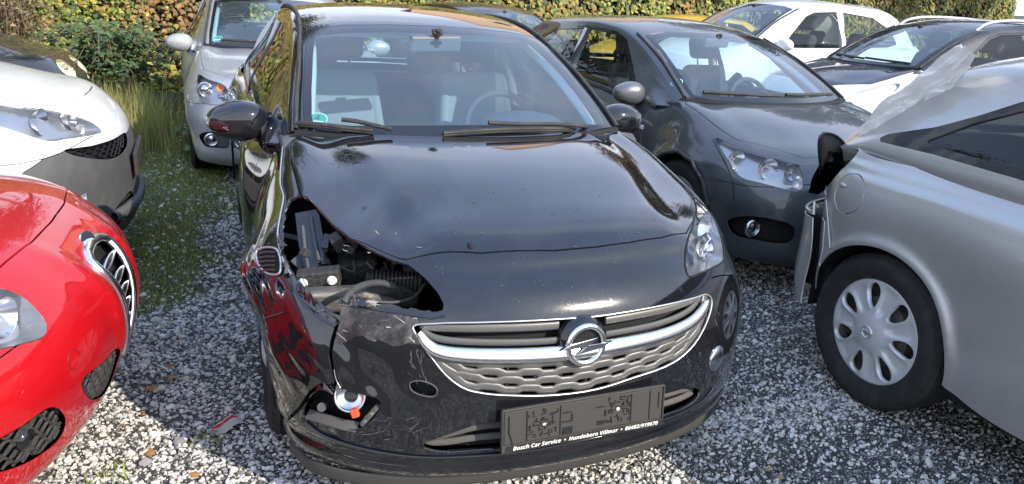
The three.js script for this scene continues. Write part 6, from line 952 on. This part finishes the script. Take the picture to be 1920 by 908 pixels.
// ---------------------------------------------------------------- vegetation
const leafMat = (rgb, tr = 0.35) => new THREE.MeshPhysicalMaterial({ color: RGB(...rgb), roughness: 0.75, transmission: tr, thickness: 0, side: THREE.DoubleSide });
function leafGeo(kind) { // small folded leaf, tip along +y
  const o = kind === 'ivy' ? [[0, -0.5], [0.42, -0.42], [0.58, -0.05], [0.28, 0.12], [0, 0.6], [-0.28, 0.12], [-0.58, -0.05], [-0.42, -0.42]] : [[0, -0.5], [0.2, -0.3], [0.28, 0], [0.16, 0.3], [0, 0.55], [-0.16, 0.3], [-0.28, 0], [-0.2, -0.3]];
  const P = [0, 0, 0.06], I = []; for (const [x, y] of o) P.push(x, y, -Math.abs(x) * 0.3); for (let i = 0; i < o.length; i++) I.push(0, i + 1, (i + 1) % o.length + 1); const g = new THREE.BufferGeometry(); g.setAttribute('position', new THREE.Float32BufferAttribute(P, 3)); g.setIndex(I); g.computeVertexNormals(); return g;
}
const IVY = leafGeo('ivy'), LEAF = leafGeo('leaf');
function scatter(name, geo, mat, list, parent, stuff = true) { // list: { p, n (facing), s, roll, c }
  const im = new THREE.InstancedMesh(geo, mat, list.length); im.name = name; im.castShadow = im.receiveShadow = true; if (stuff) im.userData.kind = 'stuff';
  const M = new THREE.Matrix4(), q = new THREE.Quaternion(), q2 = new THREE.Quaternion(), z = V(0, 0, 1), n = V(0, 0, 0), c = new THREE.Color();
  list.forEach((l, i) => { n.set(...l.n).normalize(); q.setFromUnitVectors(z, n); q2.setFromAxisAngle(z, l.roll); q.multiply(q2); M.compose(V(...l.p), q, V(l.s, l.s * (l.k || 1), l.s)); im.setMatrixAt(i, M); c.setRGB(...l.c); im.setColorAt(i, c); });
  parent.add(im); return im;
}
const ivyTones = [[0.30, 0.30, 0.05], [0.20, 0.24, 0.045], [0.12, 0.17, 0.035], [0.38, 0.34, 0.07], [0.07, 0.11, 0.03], [0.34, 0.22, 0.06], [0.26, 0.15, 0.06]];
function hedge(name, label, a, b, h, per, seed, tones, size, thick) { // ivy-grown hedge from a to b
  const root = thing(name, label, 'hedge'); const R = rng(seed), L = [], dx = b[0] - a[0], dz = b[1] - a[1], len = Math.hypot(dx, dz), tx = dx / len, tz = dz / len; let nx = -tz, nz = tx; if (nz < 0) { nx = -nx; nz = -nz; }
  const bulge = (u, y) => thick * (0.5 + 0.9 * (fbm(u * 0.7 + seed, y * 0.7, 4, seed) - 0.5)) + 0.12 * (fbm(u * 2.6, y * 2.6, 3, seed + 3) - 0.5) - 0.25 * sstep(h * 0.75, h, y);
  const n = Math.round(len * h * per);
  for (let i = 0; i < n; i++) { const u = R() * len, y = Math.pow(R(), 0.95) * h * (0.94 + 0.1 * vnoise(u * 1.5, 3, seed)), dep = R(); const hole = fbm(u * 1.7 + 40, y * 1.7, 4, seed + 9); if (hole < 0.40 && R() < 0.75) continue; const o = bulge(u, y) - dep * dep * 0.16 + 0.04 * R(); const x = a[0] + tx * u + nx * o, z = a[1] + tz * u + nz * o; const tone = tones[Math.min(tones.length - 1, Math.floor(clamp(fbm(u * 0.9 + 5, y * 0.9, 3, seed + 5) * 1.5 - 0.25 + (R() - 0.5) * 0.9, 0, 0.999) * tones.length))], w = 0.85 + 0.75 * R(); L.push({ p: [x, y, z], n: [nx + (R() - 0.5) * 1.3, 0.35 + (R() - 0.5) * 1.2, nz + (R() - 0.5) * 0.9], s: size * (0.6 + 0.8 * R()), roll: Math.PI + (R() - 0.5) * 2.2, c: tone.map(v => v * w) }); }
  scatter('foliage', IVY, leafMat([1, 1, 1], 0.25), L, root);
  // woody core
  const nu = Math.ceil(len * 5), ny = Math.ceil(h * 5), pos = [], idx = []; for (let j = 0; j <= ny; j++) for (let i = 0; i <= nu; i++) { const u = len * i / nu, y = h * 0.97 * j / ny, o = bulge(u, y) - 0.17 + 0.08 * (hash2(i, j, seed) - 0.5); pos.push(a[0] + tx * u + nx * o, y, a[1] + tz * u + nz * o); } for (let j = 0; j < ny; j++) for (let i = 0; i < nu; i++) { const q = j * (nu + 1) + i; idx.push(q, q + 1, q + nu + 1, q + 1, q + nu + 2, q + nu + 1); } const g = new THREE.BufferGeometry(); g.setAttribute('position', new THREE.Float32BufferAttribute(pos, 3)); g.setIndex(idx); g.computeVertexNormals(); mesh('woody_core', g, new THREE.MeshStandardMaterial({ color: RGB(0.028, 0.026, 0.016), roughness: 1 }), root);
  const st = []; for (let i = 0; i < len * 3; i++) { const u = R() * len, pts = []; let uu = u; for (let y = 0; y < h * 0.9; y += 0.35) { uu += (R() - 0.5) * 0.16; const o = bulge(clamp(uu, 0, len), y) - 0.06; pts.push([a[0] + tx * uu + nx * o, y, a[1] + tz * uu + nz * o]); } if (pts.length > 2) st.push(tube(pts, 0.006 + 0.008 * R(), 4, pts.length * 2)); } const sm = mesh('stems', join(st), new THREE.MeshStandardMaterial({ color: RGB(0.12, 0.085, 0.055), roughness: 0.95 }), root); sm.userData.kind = 'stuff';
  return root;
}
hedge('ivy_hedge', 'tall ivy hedge with yellow green leaves behind the silver car', [-16, -9.4], [2.2, -9.2], 3.1, 1500, 61, ivyTones, 0.058, 0.5);
hedge('ivy_hedge', 'ivy hedge running on behind the yellow car and the white minivan', [2.1, -10.6], [24, -15.5], 3.4, 600, 62, [[0.36, 0.33, 0.06], [0.22, 0.24, 0.05], [0.12, 0.16, 0.035], [0.06, 0.09, 0.03], [0.30, 0.2, 0.05]], 0.09, 0.7);
function tree(name, label, x, z, h, r, tones, seed, leaves = 5200, bare = 0) {
  const root = thing(name, label, 'tree', 'trees beyond the hedge'); root.position.set(x, 0, z); const R = rng(seed), wood = new THREE.MeshStandardMaterial({ color: RGB(0.10, 0.082, 0.065), roughness: 0.95 });
  const tips = [], limbs = []; const trunkTop = h * 0.55;
  mesh('trunk', join([xf(new THREE.CylinderGeometry(0.10 * h / 9, 0.22 * h / 9, trunkTop, 10), [0, trunkTop / 2, 0])]), wood, root);
  const grow = (p, d, len, rad, lv) => { const e = p.clone().addScaledVector(d, len), m = p.clone().lerp(e, 0.5).add(V((R() - 0.5) * len * 0.2, (R() - 0.5) * len * 0.1, (R() - 0.5) * len * 0.2)); limbs.push(tube([p.toArray(), m.toArray(), e.toArray()], rad, 5, 4)); if (lv === 0) { tips.push(e); return; } const k = 3; for (let i = 0; i < k; i++) { const nd = d.clone().add(V((R() - 0.5) * 1.5, (R() - 0.15) * 0.8, (R() - 0.5) * 1.5)).normalize(); grow(e, nd, len * 0.68, rad * 0.58, lv - 1); } tips.push(e); };
  for (let i = 0; i < 7; i++) { const a = i * 2.4 + R(), y = trunkTop * (0.45 + 0.55 * i / 6); grow(V(0, y, 0), V(Math.cos(a), 0.55 + 0.5 * R(), Math.sin(a)).normalize(), r * 0.5, 0.05 * h / 9, 3); }
  const lm = mesh('limbs', join(limbs), wood, root); lm.userData.kind = 'stuff';
  const L = []; for (let i = 0; i < leaves; i++) { const t = tips[Math.floor(R() * tips.length)], g = () => (R() + R() + R() - 1.5) * 0.9 * r * 0.28; const w = 0.7 + 0.6 * R(), c = tones[Math.floor(R() * tones.length)]; L.push({ p: [t.x + g(), t.y + g(), t.z + g()], n: [R() - 0.5, R() - 0.2, R() - 0.5], s: 0.13 + 0.13 * R(), roll: R() * 6, c: c.map(v => v * w) }); } scatter('crown', LEAF, leafMat([1, 1, 1], 0.3), L, root); return root;
}
const green = [[0.06, 0.09, 0.025], [0.10, 0.12, 0.03], [0.16, 0.15, 0.04]], rust = [[0.25, 0.13, 0.04], [0.32, 0.18, 0.05], [0.17, 0.10, 0.04], [0.30, 0.24, 0.06]];
tree('broad_tree', 'dark green broad tree rising behind the ivy hedge on the silver car side', -3.5, -12.4, 12.5, 3.4, green, 71, 9000);
tree('broad_tree', 'green tree standing behind the hedge next to the dark broken car', -11, -12, 10, 3.4, [...green, rust[3]], 72);
tree('yellow_tree', 'yellow leaved tree behind the far end of the ivy hedge', -17, -10.5, 10, 3.6, [[0.35, 0.28, 0.05], [0.2, 0.2, 0.04], [0.12, 0.12, 0.03]], 76);
tree('yellow_tree', 'tall yellow green tree behind the middle of the ivy hedge', -7.6, -12.2, 9.5, 3.3, [[0.32, 0.27, 0.05], [0.2, 0.21, 0.04], [0.10, 0.12, 0.03]], 77, 8500);
tree('yellow_tree', 'yellow green tree between the two tallest trees behind the hedge', -14, -11.2, 9.5, 3.4, [[0.30, 0.26, 0.05], [0.16, 0.18, 0.04], [0.09, 0.11, 0.03]], 78, 8500);
tree('autumn_tree', 'rust brown autumn tree behind the yellow car', 14.5, -16.0, 10, 3.2, rust, 73, 6000);
tree('dark_tree', 'dense dark tree behind the white minivan', 17, -15, 9, 3.2, [[0.03, 0.045, 0.018], [0.045, 0.06, 0.02], [0.02, 0.03, 0.012]], 74, 8000);
tree('dark_tree', 'dense dark tree at the end of the hedge past the roof rails', 21, -11.5, 9, 3.4, [[0.03, 0.045, 0.018], [0.045, 0.06, 0.02], [0.02, 0.03, 0.012]], 75, 8000);
// house beyond the hedge, mirrored in roofs and bonnets
{
  const root = thing('plastered_house', 'peach plastered house with tiled roof beyond the hedge', 'house'); root.position.set(10.6, 0, -24); root.rotation.y = -0.3;
  const wall = new THREE.MeshStandardMaterial({ map: dirtTex([0.72, 0.47, 0.30], [0.6, 0.40, 0.25], 0.4, 88), roughness: 0.9 }), roofM = new THREE.MeshStandardMaterial({ color: RGB(0.25, 0.09, 0.05), roughness: 0.85 });
  const gable = prism([[-4.6, 0], [4.6, 0], [4.6, 8.4], [0, 12.3], [-4.6, 8.4]], 9, 0); mesh('wall', gable.translate(0, 0, -9), wall, root);
  for (const s of [1, -1]) mesh('roof_slope', rbox(6.6, 0.2, 9.6, 0.04, [s * 2.55, 10.25, -4.7], [0, 0, -s * 0.703]), roofM, root);
  for (const [x, y] of [[-3, 1.2], [0, 1.2], [3, 1.2], [-3, 4], [0, 4], [3, 4], [0, 7]]) { const w = mesh('window', rbox(1.2, 1.4, 0.08, 0.01, [x, y + 0.7, 0.03]), MAT.whitePlastic, root); mesh('pane', rbox(1.0, 1.2, 0.02, 0.005, [x, y + 0.7, 0.08]), MAT.gloss, w); }
}
// grass, weeds and brambles
{
  const blade = (() => { const g = new THREE.BufferGeometry(); g.setAttribute('position', new THREE.Float32BufferAttribute([-0.5, 0, 0, 0.5, 0, 0, -0.35, 0.5, 0.06, 0.35, 0.5, 0.06, 0, 1, 0.25], 3)); g.setIndex([0, 1, 2, 1, 3, 2, 2, 3, 4]); g.computeVertexNormals(); return g; })();
  const R = rng(333), lists = { short: [], tall: [] };
  for (let i = 0; i < 90000; i++) { const x = lerp(-2.4, -0.75, R()), z = lerp(-6.6, -0.9, R()); if (R() > mossAt(x, z)) continue; lists.short.push([x, z, 0.016 + 0.035 * R() * R(), 0.0035]); }
  for (const [cx, cz, n, r, h] of [[-1.62, 0.55, 160, 0.10, 0.05], [-1.42, 0.72, 130, 0.09, 0.04], [-1.22, 0.38, 70, 0.07, 0.04], [-1.35, 0.18, 70, 0.08, 0.035], [-1.15, 0.75, 110, 0.08, 0.05], [-1.05, 0.05, 40, 0.06, 0.03], [0.25, 0.98, 30, 0.1, 0.03], [-0.95, 0.62, 60, 0.06, 0.035]]) for (let i = 0; i < n; i++) { const a = R() * 6.3, q = Math.sqrt(R()) * r; lists.short.push([cx + Math.cos(a) * q, cz + Math.sin(a) * q, h * (0.4 + R()), 0.006]); }
  for (const [cx, cz, n, r, h] of [[-1.50, -5.2, 800, 0.28, 0.52], [-1.75, -5.8, 700, 0.38, 0.6], [-1.25, -4.9, 260, 0.2, 0.28], [-1.05, -5.3, 260, 0.18, 0.25], [-2.0, -6.7, 500, 0.4, 0.5], [-1.75, -4.6, 120, 0.2, 0.22]]) for (let i = 0; i < n; i++) { const a = R() * 6.3, q = Math.sqrt(R()) * r; lists.tall.push([cx + Math.cos(a) * q, cz + Math.sin(a) * q, h * (0.35 + 0.75 * R()), 0.006]); }
  const M = new THREE.Matrix4(), Q = new THREE.Quaternion(), E = new THREE.Euler(), c = new THREE.Color();
  for (const k of ['short', 'tall']) { const L = lists[k], im = new THREE.InstancedMesh(blade, leafMat([1, 1, 1], 0.3), L.length); im.name = k === 'short' ? 'moss_and_grass' : 'long_grass'; im.userData = { kind: 'stuff', category: 'grass', label: k === 'short' ? 'low moss and grass growing through the chippings' : 'tall dry yellow grass beside the silver car' }; im.castShadow = im.receiveShadow = true; L.forEach(([x, z, h, w], i) => { E.set((R() - 0.5) * (k === 'tall' ? 0.9 : 1.5), R() * 6.3, (R() - 0.5) * (k === 'tall' ? 0.6 : 1.0), 'YXZ'); Q.setFromEuler(E); M.compose(V(x, gh(x, z), z), Q, V(w * (0.7 + 0.6 * R()), h, h * 0.8)); im.setMatrixAt(i, M); const t = R(), dry = k === 'tall' ? 0.55 : 0.25; const a = R() < dry ? [0.50, 0.44, 0.17] : [0.30, 0.38, 0.08]; const w2 = 0.6 + 0.7 * t; c.setRGB(a[0] * w2, a[1] * w2, a[2] * w2); im.setColorAt(i, c); }); scene.add(im); }
  // bramble bush in front of the hedge, dry stalks
  const bramble = (name, label, cx, cz, r, h, n, tones, seed) => { const root = thing(name, label, 'shrub'); const r2 = rng(seed), L = [], st = []; for (let i = 0; i < n / 14; i++) { const a = r2() * 6.3, q = r * (0.3 + 0.8 * r2()), top = h * (0.5 + 0.6 * r2()); const p0 = [cx + (r2() - 0.5) * r * 0.5, 0, cz + (r2() - 0.5) * r * 0.5], p1 = [cx + Math.cos(a) * q * 0.5, top, cz + Math.sin(a) * q * 0.5], p2 = [cx + Math.cos(a) * q, top * (0.55 + 0.4 * r2()), cz + Math.sin(a) * q]; st.push(tube([p0, p1, p2], 0.005, 4, 8)); for (let k = 0; k < 14; k++) { const t = 0.2 + 0.8 * r2(), b = t < 0.5 ? p0.map((v, d) => lerp(v, p1[d], t * 2)) : p1.map((v, d) => lerp(v, p2[d], t * 2 - 1)), w = 0.6 + 0.8 * r2(), tn = tones[Math.floor(r2() * tones.length)]; L.push({ p: b.map(v => v + (r2() - 0.5) * 0.16), n: [r2() - 0.5, 0.9, r2() - 0.2], s: (0.05 + 0.05 * r2()) * (name === 'dry_shrub' ? 0.55 : 0.85), roll: r2() * 6, c: tn.map(v => v * w) }); } } const sm = mesh('stems', join(st), new THREE.MeshStandardMaterial({ color: RGB(0.16, 0.12, 0.07), roughness: 0.9 }), root); sm.userData.kind = 'stuff'; scatter('leaves', IVY, leafMat([1, 1, 1], 0.3), L, root); };
  bramble('bramble_bush', 'green bramble bush growing at the foot of the ivy hedge', -2.1, -7.7, 0.75, 0.95, 1500, [[0.07, 0.14, 0.04], [0.10, 0.18, 0.05], [0.05, 0.10, 0.03]], 801);
  bramble('dry_shrub', 'brown dried stalks standing against the hedge beside the dark broken car', -3.2, -8.2, 0.9, 1.9, 900, [[0.26, 0.18, 0.10], [0.32, 0.24, 0.13], [0.20, 0.17, 0.06]], 802);
  bramble('bramble_bush', 'low bramble at the foot of the silver car bumper', -1.0, -4.75, 0.35, 0.3, 420, [[0.07, 0.13, 0.03], [0.12, 0.17, 0.05]], 803);
}
// fallen leaves and scraps
{
  const R = rng(515); const tones = [[0.45, 0.22, 0.06], [0.42, 0.28, 0.10], [0.33, 0.13, 0.05], [0.5, 0.36, 0.12]].map(c => leafMat(c, 0.2)); const unp = (px, py) => { const r = pixelRay(px, py), t = -r.o[1] / r.d[1]; return [r.o[0] + r.d[0] * t, r.o[2] + r.d[2] * t]; };
  const g = LEAF.clone().rotateX(-Math.PI / 2);
  for (const [px, py, s] of [[285, 730, 0.055], [325, 712, 0.05], [280, 850, 0.05], [300, 597, 0.03], [270, 780, 0.03], [322, 427, 0.06], [290, 300, 0.08], [870, 888, 0.06], [840, 896, 0.05], [900, 880, 0.04], [815, 900, 0.05], [1000, 872, 0.035], [1464, 563, 0.035], [1440, 880, 0.05], [1462, 895, 0.045], [620, 893, 0.035], [365, 893, 0.035], [252, 402, 0.05], [320, 690, 0.035], [760, 893, 0.04], [855, 903, 0.05], [885, 898, 0.045], [830, 886, 0.04], [905, 893, 0.05], [790, 902, 0.045], [720, 898, 0.035], [940, 890, 0.035], [230, 800, 0.03], [340, 640, 0.03]]) { const [x, z] = unp(px, py), m = single('fallen_leaf', g, tones[Math.floor(R() * 4)], 'small curled brown autumn leaf lying loose on the gravel', 'leaf', 'autumn leaves on the gravel'); m.position.set(x, gh(x, z) + 0.014, z); m.rotation.set((R() - 0.5) * 0.7, R() * 6.3, (R() - 0.5) * 0.7); m.scale.set(s * 1.2, s * 1.6, s); }
  const [x, z] = unp(425, 803); const cv = document.createElement('canvas'); cv.width = cv.height = 64; const q = cv.getContext('2d'); q.fillStyle = '#b8b0a4'; q.fillRect(0, 0, 64, 64); q.fillStyle = '#b82a34'; q.fillRect(0, 6, 64, 14); const t = new THREE.CanvasTexture(cv); t.colorSpace = THREE.SRGBColorSpace; const p = new THREE.PlaneGeometry(0.10, 0.07, 6, 4), a = p.attributes.position; for (let i = 0; i < a.count; i++) a.setZ(i, 0.012 * (hash2(i, 3, 7) - 0.5) + 0.01 * Math.sin(a.getX(i) * 50)); p.computeVertexNormals(); const sc = single('paper_scrap', p.rotateX(-Math.PI / 2), new THREE.MeshStandardMaterial({ map: t, roughness: 0.9, side: THREE.DoubleSide }), 'crumpled paper scrap with a red stripe on the gravel', 'litter'); sc.position.set(x, gh(x, z) + 0.02, z); sc.rotation.y = 0.35;
}
renderer.render(scene, camera);
